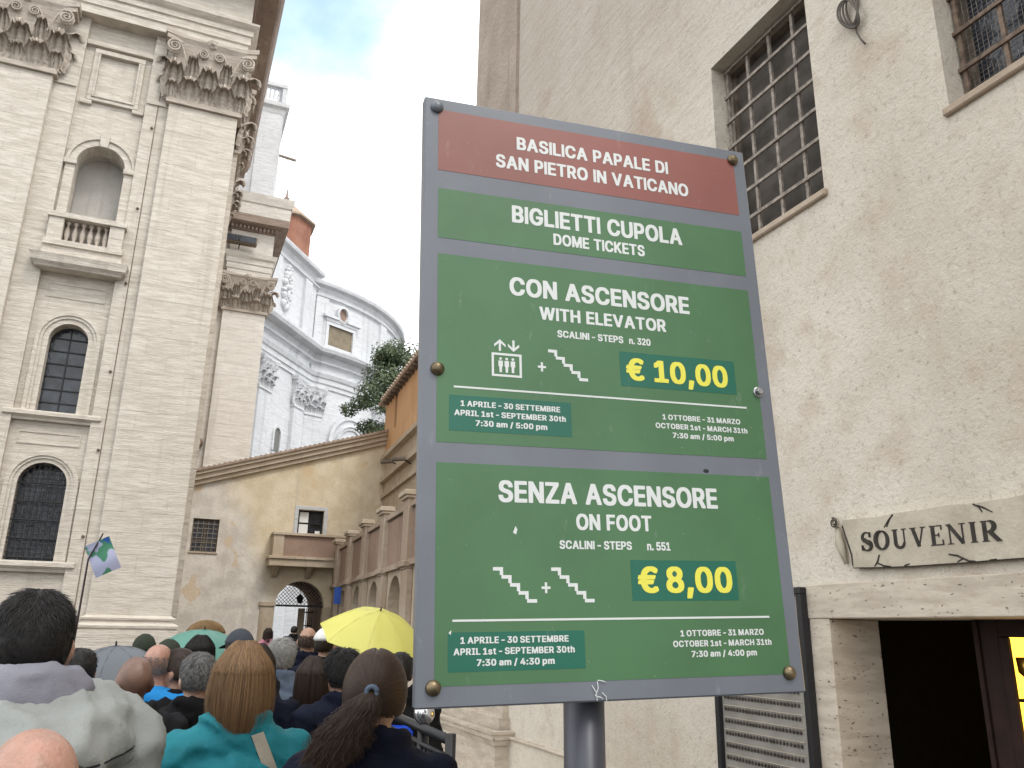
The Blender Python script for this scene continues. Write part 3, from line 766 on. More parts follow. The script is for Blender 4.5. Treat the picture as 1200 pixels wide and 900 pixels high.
# balcony with red-brown parapet
b0, b1, bz0, bz1 = 4.28, 8.0, 4.28, 5.60
b = MB(); b.box(FC, b0-.1, b1, bz0+.0, bz0+.30, 0, 1.0); b.box(FC, b0-.15, b1, bz0+.30, bz0+.42, 0, 1.08); b.box(FC, b0, b0+.45, bz0+.42, bz1, .75, .98); b.box(FC, b0, b0+.14, bz0+.42, bz1, 0, .75)
b.box(FC, b0-.05, b1, bz1, bz1+.12, .72, 1.04); b.box(FC, b0-.05, b0+.2, bz1, bz1+.12, 0, .72)
for u in (b0+.15, b0+1.6, b0+2.9): b.plate(Frame(FC.p(u, 0, 0), FC.N, FC.V, FC.U), [(0, bz0-.45), (.12, bz0-.45), (.8, bz0), (0, bz0)], [], 0, .22)
bo = b.build('balcony', M['arcade_pale'], con, bevel=.01)
q = MB(); q.box(FC, b0+.45, b1, bz0+.42, bz1, .78, .92); q.build('balcony_parapet', M['redpanel'], bo)
# archway surround, imposts, iron lunette
f = MB(); f.box(FC, AX-ARr-.62, AX-ARr-.02, 0, 2.62, 0, .06); f.box(FC, AX-ARr-.68, AX-ARr+.02, 2.62, 2.78, 0, .12); f.build('impost', M['arcade_pale'], con)
f = MB(); f.box(FC, AX+ARr+.02, AX+ARr+.5, 0, 2.62, 0, .06); f.build('impost', M['arcade_pale'], con)
f = MB(); zl_ = 2.66
for k in range(-14, 15):
    for sg in (1, -1):
        u0 = AX+k*.16; pts = []
        for t in range(0, 13):
            u = u0+sg*t*.1; z = zl_+t*.1
            if z <= zsp+math.sqrt(max(0, ARr**2-(u-AX)**2)) and abs(u-AX) < ARr: pts.append(FC.p(u, z, -.2-.01*sg))
        if len(pts) > 1: f.tube([pts[0], pts[-1]], .011, 4)
f.box(FC, AX-ARr, AX+ARr, zl_-.05, zl_+.03, -.25, -.17)
f.build('iron_lunette', M['iron'], con)
q = MB(); q.box(FC, AX+.35, AX+.62, 0, 2.6, -2.6, -2.3); q.build('gate_pier', M['arcade_pale'], con)
q = MB(); 
for k in range(5): q.box(FC, AX+.62+k*.09, AX+.65+k*.09, 0, 2.6, -2.5, -2.46)
for z in (.6, 1.2, 1.8, 2.4): q.box(FC, AX+.62, AX+1.05, z, z+.05, -2.52, -2.44)
q.build('gate', M['wood'], con)
ln = thing('hanging_lantern', 'small black lantern hanging in the archway', 'lantern', (AX+.15, 38.6, 2.9))
q = MB(); q.lathe([(.02, .36), (.05, .34), (.17, .22), (.19, .2), (.16, .19), (.11, 0), (.04, -.05)], FC.p(AX+.1, 2.82, -.7), 8); q.build('lantern_body', M['iron'], ln)
q = MB(); q.tube([FC.p(AX+.1, 3.15, -.7), FC.p(AX+.1, zsp+ARr, -.7)], .012, 5); q.build('chain', M['iron'], ln)
# bright court beyond the archway
pb = thing('courtyard_building', 'pale sunlit building seen through the archway', 'building', (10, 66, 0))
q = MB(); q.plate(FY(66), rect(-2, 22, 0, 7.0), [rect(8.2, 8.9, 1.2, 2.6), rect(10.6, 11.3, 1.2, 2.6), rect(13.0, 13.7, 1.2, 2.6)], -.4, 0); q.build('wall', blotchy('white_limewash', (.80, .79, .77), (.84, .83, .82), (.66, .65, .63)), pb)
q = MB(); q.box(FY(66), -2.3, 22.3, 7.0, 7.4, -5, .4); q.build('roof', M['tile'], pb)
for u in (8.2, 10.6, 13.0):
    q = MB(); q.box(FY(66), u-.02, u+.72, 1.18, 2.62, -.36, -.32); q.build('window', M['darkglass'], pb)

# ------------------------------------------------------------------ buttressed arcade
arcd = thing('arcade_wall', 'long grey tan wall of capped buttresses and dark arches on the right of the passage', 'arcade', (6.3, 30, 0))
ab = R(3.4); Ud = Vector((math.sin(ab), math.cos(ab), 0)); Nd = Vector((-math.cos(ab), math.sin(ab), 0))
FAr = Frame((6.95, 38, 0), Ud, (0, 0, 1), Nd)         # d = 0: front of the buttresses
def onF(px, py, F, d=0.):
    r_ = ray(px, py); o = F.O+F.N*d-Vector((0, 0, CZ)); k = o.dot(F.N)/r_.dot(F.N); q = Vector((0, 0, CZ))+r_*k-F.O; return q.dot(F.U), q.z
caps = [onF(x, y, FAr) for x, y in ((480, 571), (451, 592), (429, 609), (409, 623), (395.5, 633), (384, 642))]
ztop = sum(c[1] for c in caps)/len(caps)
print('arcade caps', [(round(a, 2), round(b, 2)) for a, b in caps])
pitch_ = (caps[-1][0]-caps[0][0])/5
us = [caps[-1][0]-k*pitch_ for k in range(0, 9)]
WD = -.22
w = MB(); holes = []
for u in us:
    holes.append(arch(u-pitch_/2+.62, pitch_*.26, .4, 2.35, 12))
w.plate(FAr, rect(us[-1]-pitch_, .0, 0, ztop-.45), holes, WD-.5, WD); w.build('wall', M['arcade_pale'], arcd)
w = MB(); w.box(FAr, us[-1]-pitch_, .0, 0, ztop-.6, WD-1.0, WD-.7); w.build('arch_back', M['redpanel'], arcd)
w = MB(); w.box(FAr, us[-1]-pitch_, 0, 3.55, ztop-.5, WD, WD+.06); w.build('upper_panel', M['redpanel'], arcd)
w = MB(); w.box(FAr, us[-1]-pitch_, 0, ztop-.45, ztop-.3, WD-.55, WD+.15); w.box(FAr, us[-1]-pitch_, 0, 3.40, 3.55, WD, WD+.14); w.build('string_course', M['arcade'], arcd)
for u in us:
    p = MB(); p.box(FAr, u-.02, u+.72, 0, 3.30, WD, -.03); p.box(FAr, u, u+.70, 3.30, ztop-.14, WD, .0)
    p.box(FAr, u-.06, u+.76, 3.36, 3.52, WD, .07)
    po = p.build('buttress', M['arcade'], arcd, bevel=.02)
    q = MB(); q.box(FAr, u-.12, u+.82, ztop-.14, ztop, WD-.1, .14); q.box(FAr, u-.07, u+.77, ztop-.22, ztop-.14, WD-.05, .08); q.build('buttress_cap', M['arcade_pale'], po, bevel=.015)
fg = thing('blue_sign', 'small blue sign sticking out from the arcade buttresses', 'sign', (5.9, 32, 3))
u, v = onF(401, 698, FAr); q = MB(); q.box(FAr, u-.02, u+.02, v-.32, v+.32, .05, .32); q.build('sign_face', simple('blue_enamel', (.03, .09, .38), .5), fg)
q = MB(); q.tube([FAr.p(u, v+.3, 0), FAr.p(u, v+.3, .5)], .02, 6); q.build('bracket', M['iron'], fg)

# ------------------------------------------------------------------ orange building above the arcade
org = thing('orange_building', 'orange plastered upper storey with projecting dark eaves behind the arcade', 'building', (9.2, 30, 0))
FO = Frame((9.2, 38, 0), Ud, (0, 0, 1), Nd)
ue, zev = onF(449, 480, FO); u2, zlow = onF(452, 533, FO); u3, zc3 = onF(451, 562, FO)
print('orange', ue, zev, zlow, zc3)
w = MB(); w.plate(FO, rect(-24, .6, zlow, zev), [rect(-2.3, -1.75, zlow+.9, zlow+2.6), rect(-7.3, -6.75, zlow+.9, zlow+2.6), rect(-12.3, -11.75, zlow+.9, zlow+2.6)], -.5, 0); w.box(FO, -24, .6, zlow, zev, -9, -.6); w.build('upper_wall', M['orange'], org)
w = MB(); w.box(FO, -24, .6, 0, zlow, -9, -.02); w.build('lower_wall', M['arcade_pale'], org)
for u in (-2.3, -7.3, -12.3):
    q = MB(); q.box(FO, u-.02, u+.57, zlow+.88, zlow+2.62, -.3, -.25); q.build('window', M['darkglass'], org)
w = MB()
for (a, b, o) in ((zlow-.2, zlow, .14), (zlow-.32, zlow-.2, .24), (zc3-.15, zc3+.1, .2), (zc3-.9, zc3-.7, .12)): w.box(FO, -24, .62, a, b, -.1, o)
w.build('cornice', M['arcade_pale'], org)
w = MB(); w.plate(Frame(FO.p(-24.3, 0, 0), FO.N, FO.V, FO.U), [(.34, zev-.02), (.34, zev+.11), (-4.5, zev+1.75), (-9.5, zev+.13), (-9.5, zev-.02), (-.1, zev-.02)], [], 0, 25.1)
for k in range(60): w.tube([FO.p(-24.1+k*.41, zev+.13, .37), FO.p(-24.1+k*.41, zev+1.7, -4.3)], .09, 6)
w.build('roof', M['tile'], org)
for k in range(40):
    w = MB(); w.box(FO, -24+k*.61, -23.85+k*.61, zev-.16, zev-.02, -.1, .29); w.build('rafter_end', M['oldwood'], org)
for i, (px, py) in enumerate(((468, 541), (482, 538))):
    u, v = onF(px, py, FO); cm = thing('security_camera', ('grey security camera on the cream band below the orange storey, farther one', 'grey security camera on the cream band below the orange storey, nearer one')[i], 'camera', FO.p(u, v, .3))
    q = MB(); q.tube([FO.p(u, v, .25), FO.p(u+.1, v-.06, .8)], .09, 8); q.build('housing', M['oldwood'], cm)
    q = MB(); q.tube([FO.p(u, v-.2, 0), FO.p(u, v-.05, .3)], .03, 6); q.build('bracket', M['iron'], cm)

# ------------------------------------------------------------------ evergreen behind the roofs
def leaf_mat():
    m = Mat('evergreen_leaf'); n = m.noise(1.1, 3); n2 = m.noise(14, 2)
    c = m.mix(m.ramp(n, .35, .65), (.050, .078, .038), (.115, .150, .080)); c = m.mix(m.math('MULTIPLY', m.ramp(n2, .5, .7), .5), c, (.09, .12, .055))
    return m.done(c, .6, None, .3)
M['leaf'] = leaf_mat()
M['bark'] = blotchy('bark', (.10, .075, .055), (.15, .115, .085), (.05, .04, .03), 3)
def tree(px, ptop, pbot, wpx, dist, seed):
    rnd = random.Random(seed)
    d = ray(px, ptop); k = dist/math.hypot(d.x, d.y); c = Vector((d.x*k, d.y*k, 0)); zt_, zb_ = zd(px, ptop, dist), zd(px, pbot, dist); rw = wpx/953*dist/2
    root = thing('evergreen_tree', 'dark evergreen tree rising behind the sloping roof', 'tree', c)
    t = MB(); zm = (zt_+zb_)/2
    t.tube([c, c+Vector((.1, 0, zb_*.5)), c+Vector((-.1, .1, zm)), c+Vector((0, 0, zt_-.8))], [.32, .26, .16, .04], 8)
    cl = []
    for k in range(70):
        a = rnd.uniform(0, 2*math.pi); h = rnd.random(); rr_ = rw*(.45+.65*math.sin(min(1, .15+h*.95)*math.pi))*rnd.uniform(.1, .95)
        q = c+Vector((rr_*math.cos(a), rr_*math.sin(a), zb_+(zt_-zb_)*h*.97)); cl.append((q, rnd.uniform(.55, 1.0)))
        if k % 3 == 0: t.tube([c+Vector((0, 0, q.z-.9)), c+(q-c)*.5+Vector((0, 0, (q.z)*.5-.3)), q], [.09, .06, .02], 5)
    t.build('trunk', M['bark'], root, smooth=True)
    f = MB()
    for q, r_ in cl:
        for j in range(300):
            v = Vector((rnd.gauss(0, 1), rnd.gauss(0, 1), rnd.gauss(0, 1))).normalized()*r_*rnd.uniform(.55, 1.08); v.z *= .75
            p = q+v; n = (v.normalized()+Vector((rnd.uniform(-.7, .7), rnd.uniform(-.7, .7), rnd.uniform(0, .9)))).normalized()
            x = n.cross(Vector((rnd.uniform(-1, 1), rnd.uniform(-1, 1), .3))).normalized(); y = n.cross(x); s_ = rnd.uniform(.07, .13)
            f.add([p-x*s_*.5, p+y*s_*-.9+n*.02, p+x*s_*.5, p+y*s_*.9], [(0, 1, 2, 3)])
    f.build('crown', M['leaf'], root, recalc=False)
tree(464, 403, 525, 96, 50, 4)
# ------------------------------------------------------------------ right-hand plastered building
XW = 4.0
rb = thing('plaster_building', 'tall beige stuccoed building with barred windows and a stone doorway on the right', 'building', (5, 4, 0))
FR = FX(XW)
def wr(px, py, X=XW): q = onX(px, py, X); return q.y, q.z
# openings
W1 = (wr(966, 222)[0], 5.07, 4.79, 6.66)
W2 = (1.45, wr(1112, 122)[0], wr(1113, 127)[1], 6.75)
dl = wr(975, 725)           # far jamb / soffit of the door
DO = (1.55, dl[0], 0, dl[1])
YE = wr(564, 60)[0]+.02
ST = .9
w = MB(); w.plate(FR, rect(-6, YE, 0, 14), [rect(*W1), rect(*W2), [(DO[0]-.12, .125), (DO[1]+.12, .125), (DO[1]+.12, DO[3]+.1), (DO[0]-.12, DO[3]+.1)]], -.5, 0)
w.build('wall', M['stucco'], rb)
w = MB(); w.box(FR, YE-.3, YE-.001, 0, 14, -10, -.5); w.box(FR, -6, YE, 14, 14.3, -10, .3); w.build('end_wall', M['stucco'], rb)
# corner pilaster and its moulded pedestal
ua, ub = wr(605, 60, XW-.05)[0], YE
p = MB(); p.box(FR, ua, ub+.002, 0, 14, -.3, .05); p.build('corner_strip', blotchy('dirty_stucco', (.33, .27, .225), (.40, .33, .28), (.22, .175, .15), 2), rb)
q = onX(577, 858, 3.72); pz = q.z; py_ = q.y
pe = MB(); pe.box(FX(3.78), py_+.06, py_+7, 0, pz-.12, -1.6, 0)
pe.sweep([(5, py_+.06), (3.78, py_+.06)][::1] if False else [(3.78, py_+7), (3.78, py_+.06), (4.02, py_+.06)], [(-.05, pz-.16), (.01, pz-.16), (.03, pz-.1), (.05, pz-.09), (.05, pz-.04), (.07, pz-.03), (.07, pz), (-.05, pz)])
pe.sweep([(3.78, py_+7), (3.78, py_+.06), (4.02, py_+.06)], [(-.05, 0), (.09, 0), (.09, pz-.62), (.02, pz-.55), (-.05, pz-.5)])
pe.box(FX(3.86), py_+.15, py_+7, pz-.01, pz+.13, -1.4, 0); pe.box(FX(3.92), py_+.2, py_+7, pz+.13, pz+.3, -1.4, 0)
pe.build('pedestal', M['pitted'], rb)
l0 = wr(640, 877, XW-.06)
s = MB(); s.box(FR, DO[1]+.35, py_+.06, .0, l0[1]-.03, -.1, .05); s.build('plinth', M['stucco'], rb)
s = MB(); s.box(FR, DO[1]+.35, py_+.06, l0[1]-.03, l0[1], -.1, .075); s.build('plinth_ledge', M['pitted'], rb, bevel=.008)
# barred windows
def barred(W, nc, nr, matb, dark, mesh):
    u0, u1, v0, v1 = W
    f = MB(); f.box(FR, u0-.03, u1+.03, v0-.05, v0+.004, -.3, .035); fo = f.build('window', M['arcade'], rb, bevel=.008)
    q = MB(); frame_band(q, FR, u0+.05, u1-.05, v0+.05, v1-.05, .05, -.27, -.225)
    if mesh: q.box(FR, (u0+u1)/2-.03, (u0+u1)/2+.03, v0+.07, v1-.06, -.27, -.235)
    q.build('window_frame', M['oldwood'], fo)
    q = MB(); q.box(FR, u0, u1, v0, v1, -.28, -.255); q.build('window_pane', M[dark], fo)
    q = MB()
    for k in range(nc+1):
        u = u0+.03+k*(u1-u0-.06)/nc; q.box(FR, u-.014, u+.014, v0+.005, v1-.002, -.165, -.145)
    for k in range(nr+1):
        v = v0+.03+k*(v1-v0-.06)/nr; q.box(FR, u0+.002, u1-.002, v-.014, v+.014, -.147, -.128)
    q.build('window_grille', M[matb], fo)
    if mesh:
        q = MB(); n = 0
        for k in range(60):
            v = v0+.02+k*.032; q.tube([FR.p(u0+.02, v, -.19), FR.p(u1-.02, v, -.19)], .0016, 4, False)
        for k in range(44):
            u = u0+.02+k*.032
            if u < u1: q.tube([FR.p(u, v0+.02, -.192), FR.p(u, v1-.02, -.192)], .0016, 4, False)
        q.build('wire_mesh', M['rust'], fo)
barred(W1, 4, 7, 'rust', 'dirtyglass', False)
barred(W2, 5, 7, 'rustbrown', 'darkglass', True)
# travertine doorway
lz1 = wr(948, 686)[1]; ly1 = wr(947, 686)[0]
dw = MB(); dw.box(FR, DO[0]-.35, ly1, DO[3], lz1, -.6, .03); dwo = dw.build('door_lintel', M['pitted'], rb, bevel=.006)
ji = onY(1029.5, 727, DO[1]).x
dw = MB(); dw.box(FR, DO[1], ly1-.012, .12, DO[3]-.002, XW-ji, .028); dw.build('door_jamb', M['pitted'], rb, bevel=.006); dw = MB(); dw.box(FR, DO[0]-.35, DO[0], .12, DO[3]-.002, XW-ji, .028); dw.build('door_jamb', M['pitted'], rb, bevel=.006)
dw = MB(); dw.box(FR, DO[0]-.4, DO[1]+.4, .12, .2, -.8, .1); dw.build('doorstep', M['pitted'], rb, bevel=.01)
# shop interior: dark room, wooden partition with lit showcase
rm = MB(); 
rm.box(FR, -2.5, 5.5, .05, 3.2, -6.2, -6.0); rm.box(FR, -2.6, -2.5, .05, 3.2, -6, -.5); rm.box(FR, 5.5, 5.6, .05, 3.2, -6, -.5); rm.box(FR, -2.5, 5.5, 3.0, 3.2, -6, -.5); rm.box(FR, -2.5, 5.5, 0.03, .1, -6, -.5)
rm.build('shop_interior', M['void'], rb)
sh = thing('display_case', 'warmly lit wooden showcase of golden souvenirs inside the doorway', 'showcase', (4.9, 2.6, .1))
XC = ji+.05
cu = onX(1150, 760, XC).y; c1 = onX(1172, 760, XC).y; ctop = onX(1190, 747, XC).z
FCs = FX(XC)
q = MB(); q.box(FCs, c1, cu, .1, DO[3]+.3, -.03, 0); q.box(FCs, c1-1.5, c1, ctop, DO[3]+.3, -.03, 0); q.box(FCs, c1-1.5, c1, .1, .75, -.03, 0); q.box(FCs, c1-1.5, cu, ctop+.05, DO[3]+.3, -.26, -.031); q.box(FCs, c1-1.5, cu, .1, .75, -.26, -.031)
q.box(FCs, c1-.06, c1, .75, ctop, -.02, .012); q.box(FCs, cu, cu+.03, .1, DO[3], -.26, .02)
q.build('case_frame', M['wood'], sh, bevel=.006)
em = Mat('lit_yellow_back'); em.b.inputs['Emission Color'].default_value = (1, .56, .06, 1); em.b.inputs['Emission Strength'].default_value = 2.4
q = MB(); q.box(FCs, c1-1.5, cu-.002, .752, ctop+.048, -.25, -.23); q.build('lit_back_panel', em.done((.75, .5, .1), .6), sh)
gold = simple('gilt_metal', (.52, .33, .06), .32, .9, .3, 10)
q = MB(); q.box(FCs, c1-1.5, c1-.002, 1.42, 1.435, -.228, -.035); q.build('shelf', M['wood'], sh)
q = MB(); q.box(FCs, c1-1.5, c1-.002, 1.02, 1.035, -.228, -.035); q.build('shelf', M['wood'], sh)
lab = ['tall gilt goblet nearest the post on the upper shelf of the showcase', 'gilt goblet second from the post on the upper showcase shelf', 'gilt goblet third from the post on the upper showcase shelf', 'short gilt cup nearest the post on the lower showcase shelf', 'short gilt cup second from the post on the lower showcase shelf', 'short gilt cup third from the post on the lower showcase shelf']
for k in range(6):
    z = 1.436 if k < 3 else 1.036; s_ = 1.0 if k < 3 else .8; u = c1-.07-(k % 3)*.16
    q = MB(); q.lathe([(.045*s_, 0), (.04*s_, .012), (.012*s_, .03), (.014*s_, .1*s_), (.05*s_, .14*s_), (.055*s_, .22*s_), (.05*s_, .22*s_), (.02*s_, .15*s_)], FCs.p(u, z, -.11-.03*(k % 2)), 14)
    o = q.build('gilt_cup', gold, None, smooth=True); tag(o, lab[k], 'cup', 'gilt cups in the lit showcase')
    # move origin to its base
    c0 = FCs.p(u, z, -.11-.03*(k % 2)); o.data.transform(Matrix.Translation(-c0)); o.location = c0
# ------------------------------------------------------------------ souvenir scroll sign
pl_mat = Mat('painted_scroll_stone')
n1 = pl_mat.noise(3, 5, .6); n2 = pl_mat.noise(26, 4, .6)
cc = pl_mat.mix(pl_mat.ramp(n1, .35, .65), (.40, .35, .275), (.50, .445, .355)); cc = pl_mat.mix(pl_mat.math('MULTIPLY', pl_mat.ramp(n2, .55, .7), .3), cc, (.32, .27, .20))
M['scroll'] = pl_mat.done(cc, .8, pl_mat.bump(n2, .006), .2)
ss = thing('souvenir_sign', 'stone scroll reading SOUVENIR above the shop doorway', 'sign', (3.96, 3.5, 2.5))
def W(px, py): return wr(px, py, XW-.045)
outer = [W(*p) for p in ((987, 610), (1010, 607), (1030, 605.5), (1047, 601.5), (1075, 598), (1110, 592), (1140, 590), (1163, 586), (1185, 583), (1200, 579.5), (1235, 573), (1245, 600), (1240, 652), (1200, 654), (1160, 657), (1130, 659.5), (1100, 661.5), (1060, 664), (1030, 665), (1000, 665.5), (997, 655), (993, 640), (988, 622))]
q = MB(); q.plate(FX(XW), outer, [], -.01, .045); q.build('scroll_panel', M['scroll'], ss, bevel=.006)
q = MB(); a = W(979, 612); b = W(990, 664)
for k in range(1): 
    pts = []
    for i in range(22):
        an = i/21*math.pi*3.2; r_ = .033*(1-.6*i/21); pts.append((a[0]-.004+r_*math.cos(an+1.2), a[1]-.005+r_*math.sin(an+1.2)))
    for i in range(21):
        (u0, v0), (u1, v1) = pts[i], pts[i+1]
        q.tube([FR.p(u0, v0, .055), FR.p(u1, v1, .055)], .009, 6)
q.tube([FR.p(a[0], a[1]-.03, .03), FR.p((a[0]+b[0])/2+.01, (a[1]+b[1])/2, .035), FR.p(b[0]+.01, b[1]+.02, .02)], [.016, .03, .012], 8)
q.build('curled_edge', M['scroll'], ss, smooth=True)
q = MB(); q.tube([FR.p(u_, v_, .066) for u_, v_ in pts], .0035, 5); q.build('dark_spiral', simple('dark_paint_line', (.035, .03, .025), .8), ss)
ink = simple('dark_engraved_paint', (.035, .03, .025), .8, 0, .3, 30)
q = MB()
SEGS = (((987, 616), (992, 632), (998, 650), (999.5, 664)), ((1046, 603), (1041, 610), (1036, 618)), ((1042, 609), (1039, 617.5)), ((1140, 590.5), (1147, 594), (1151, 600)), ((1145, 592), (1152, 594.5), (1163, 600)), ((1030.5, 650), (1028.5, 658), (1025, 663.5)), ((1028, 659.5), (1036, 663), (1044, 663.8)), ((1112, 649.5), (1122, 651), (1136, 657.5), (1143, 657.5)), ((1129, 654), (1122, 658.5)), ((1060, 663), (1066, 660.5)), ((1160, 656.5), (1168, 655)))
for seg in SEGS:
    q = MB(); pts = [FX(XW-.047).p(*wr(x, y, XW-.047)) for x, y in seg]; q.tube(pts, [.0045]+[.0055]*(len(pts)-2)+[.003], 5); q.build('crack', ink, ss)
q = MB()
for k in range(len(outer)-3):
    if 13 <= k <= 18: q.tube([FX(XW-.044).p(*outer[k]), FX(XW-.044).p(*outer[k+1])], .004, 5)
q.build('dark_edge', ink, ss)
# serif lettering, drawn as thick and thin strokes in a unit cell
def serif(ch):
    T, t, sf = .19, .075, .05
    P = []
    def bar(x0, y0, x1, y1, w):
        dx, dy = x1-x0, y1-y0; L = math.hypot(dx, dy); nx, ny = -dy/L*w/2, dx/L*w/2
        P.append([(x0+nx, y0+ny), (x0-nx, y0-ny), (x1-nx, y1-ny), (x1+nx, y1+ny)])
    def curve(fn, n=18):
        pts = [fn(i/n) for i in range(n+1)]
        for i in range(n):
            (x0, y0, w0), (x1, y1, w1) = pts[i], pts[i+1]; dx, dy = x1-x0, y1-y0; L = math.hypot(dx, dy) or 1; nx, ny = -dy/L, dx/L
            e = .12; P.append([(x0+nx*w0/2-dx*e, y0+ny*w0/2-dy*e), (x0-nx*w0/2-dx*e, y0-ny*w0/2-dy*e), (x1-nx*w1/2+dx*e, y1-ny*w1/2+dy*e), (x1+nx*w1/2+dx*e, y1+ny*w1/2+dy*e)])
    if ch == 'I': wd = .36; bar(.18, 0, .18, 1, T); bar(.03, .03, .33, .03, sf); bar(.03, .97, .33, .97, sf)
    elif ch == 'O': wd = .78; curve(lambda s: (.39+.31*math.sin(2*math.pi*s), .5+.47*math.cos(2*math.pi*s), t+(T-t)*abs(math.sin(2*math.pi*s))), 36)
    elif ch == 'U':
        wd = .82; bar(.2, .3, .2, 1, T); bar(.66, .3, .66, 1, t); bar(.04, .97, .36, .97, sf); bar(.54, .97, .79, .97, sf)
        curve(lambda s: (.43-.23*math.cos(math.pi*s), .30-.26*math.sin(math.pi*s), T+(t-T)*s))
    elif ch == 'V': wd = .82; bar(.17, .98, .42, .02, T*.95); bar(.67, .98, .42, .02, t); bar(.02, .97, .33, .97, sf); bar(.55, .97, .81, .97, sf)
    elif ch == 'E':
        wd = .68; bar(.19, 0, .19, 1, T); bar(.04, .97, .6, .97, .06); bar(.04, .03, .63, .03, .06); bar(.2, .52, .46, .52, .06); bar(.6, .76, .6, 1, .06); bar(.63, 0, .63, .27, .06); bar(.46, .42, .46, .62, .05)
    elif ch == 'N': wd = .88; bar(.15, 0, .15, 1, t); bar(.13, .98, .72, .02, T*.92); bar(.73, 0, .73, 1, t); bar(.02, .03, .29, .03, sf); bar(.02, .97, .2, .97, sf); bar(.6, .97, .87, .97, sf)
    elif ch == 'R':
        wd = .84; bar(.18, 0, .18, 1, T); bar(.03, .03, .34, .03, sf); bar(.03, .97, .4, .97, sf); bar(.2, .49, .4, .49, .06)
        curve(lambda s: (.38+.22*math.sin(math.pi*s), .73+.24*math.cos(math.pi*s), t+(T-t)*math.sin(math.pi*s))); bar(.38, .5, .72, .04, T*.9); bar(.66, .03, .84, .03, sf)
    elif ch == 'S':
        wd = .62
        curve(lambda s: (.30+.22*math.cos(math.pi*(.1+1.25*s)), .74+.23*math.sin(math.pi*(.1+1.25*s)), t+(T-t)*max(0, s-.3)/.7), 16)
        curve(lambda s: (.31-.24*math.cos(math.pi*(.12+1.25*s)), .26-.24*math.sin(math.pi*(.12+1.25*s)), t+(T-t)*max(0, s-.3)/.7), 16)
        bar(.16, .62, .47, .37, T); bar(.52, .7, .52, .97, .045); bar(.07, .03, .07, .31, .045)
    return P, wd
u_l, v_l = wr(1011, 646, XW-.045); u_r, v_r = wr(1175, 633.5, XW-.045); hcap = wr(1011, 623.8, XW-.045)[1]-v_l; hcap2 = wr(1169, 608.8, XW-.045)[1]-v_r
text = 'SOUVENIR'; gl = [serif(c) for c in text]; gap = .13; tot = sum(g[1] for g in gl)+gap*(len(gl)-1)
x = 0; q = MB(); FSn = FX(XW-.0455)
for k, (P, wd) in enumerate(gl):
    for j, poly in enumerate(P):
        pp = []
        for (px_, py__) in poly:
            s = (x+px_)/tot; hh = hcap+(hcap2-hcap)*s; pp.append((u_l+(u_r-u_l)*s, v_l+(v_r-v_l)*s+hh*py__))
        q.plate(FSn, pp, [], 0, .0012+.00035*j)
    x += wd+gap
q.build('lettering', ink, ss)
# ------------------------------------------------------------------ framed board of trinkets on the wall
bd = thing('display_board', 'black framed board of small hanging trinkets on the wall beside the doorway', 'board', (3.9, 4.9, 1.4))
XB = XW-.06; FBd = FX(XB)
r1 = onX(958, 895, XB).y; l1 = onX(843, 860, XB).y; tz = onX(938, 688, XB).z
q = MB(); frame_band(q, FBd, r1+.045, l1-.045, .75, tz-.045, .045, -.03, .03); q.build('board_frame', M['black'], bd, bevel=.005)
q = MB(); q.box(FBd, r1+.045, l1-.045, .75, tz-.045, -.03, -.01); q.build('back_panel', simple('grey_felt_panel', (.25, .235, .21), .8, 0, .12, 6), bd)
q = MB(); q.box(FBd, r1+.046, r1+.066, .76, tz-.05, -.01, .006); q.build('white_strip', M['arcade_pale'], bd)
tk = MB(); rnd = random.Random(3)
for r_ in range(14):
    z = tz-.16-r_*.082
    for c_ in range(24):
        u = r1+.13+c_*(l1-r1-.22)/23
        tk.ball(FBd.p(u, z-.014, 0), (.007, .0105+rnd.uniform(-.002, .002), .015), 6, 5)
tk.build('trinket', simple('dark_bronze_trinkets', (.06, .048, .04), .5, .3, .5, 60), bd)['kind'] = 'stuff'
q = MB()
for r_ in range(14): q.box(FBd, r1+.10, l1-.06, tz-.152-r_*.082, tz-.149-r_*.082, -.01, -.004)
q.build('card_rail', M['arcade_pale'], bd)
# ------------------------------------------------------------------ coil of cable on the wall
cc = thing('cable_coil', 'coil of old grey cable hanging from the stucco high between the barred windows', 'cable', (3.95, 3.4, 5.9))
q = MB(); ce = wr(1003, 12); rnd = random.Random(5)
for k in range(4):
    pts = []
    for i in range(25):
        a = 2*math.pi*i/24; pts.append(FR.p(ce[0]+(.052+.012*k)*math.cos(a)+.008*k, ce[1]+(.115+.010*k)*math.sin(a+.2*k)-.01*k, .03+.008*k+.01*math.sin(a*2+k)))
    q.tube(pts, .0075, 6, False)
ctl = [wr(1006, 28), wr(1008, 40), wr(1013, 48), wr(1018, 53)]
q.tube([FR.p(u, v, .03) for u, v in ctl], .007, 6); q.build('cable_loops', simple('old_grey_cable', (.10, .085, .07), .7), cc, smooth=True)
q = MB(); q.tube([FR.p(ce[0], ce[1]+.13, -.02), FR.p(ce[0], ce[1]+.13, .08)], .008, 6); q.build('hook', M['iron'], cc)

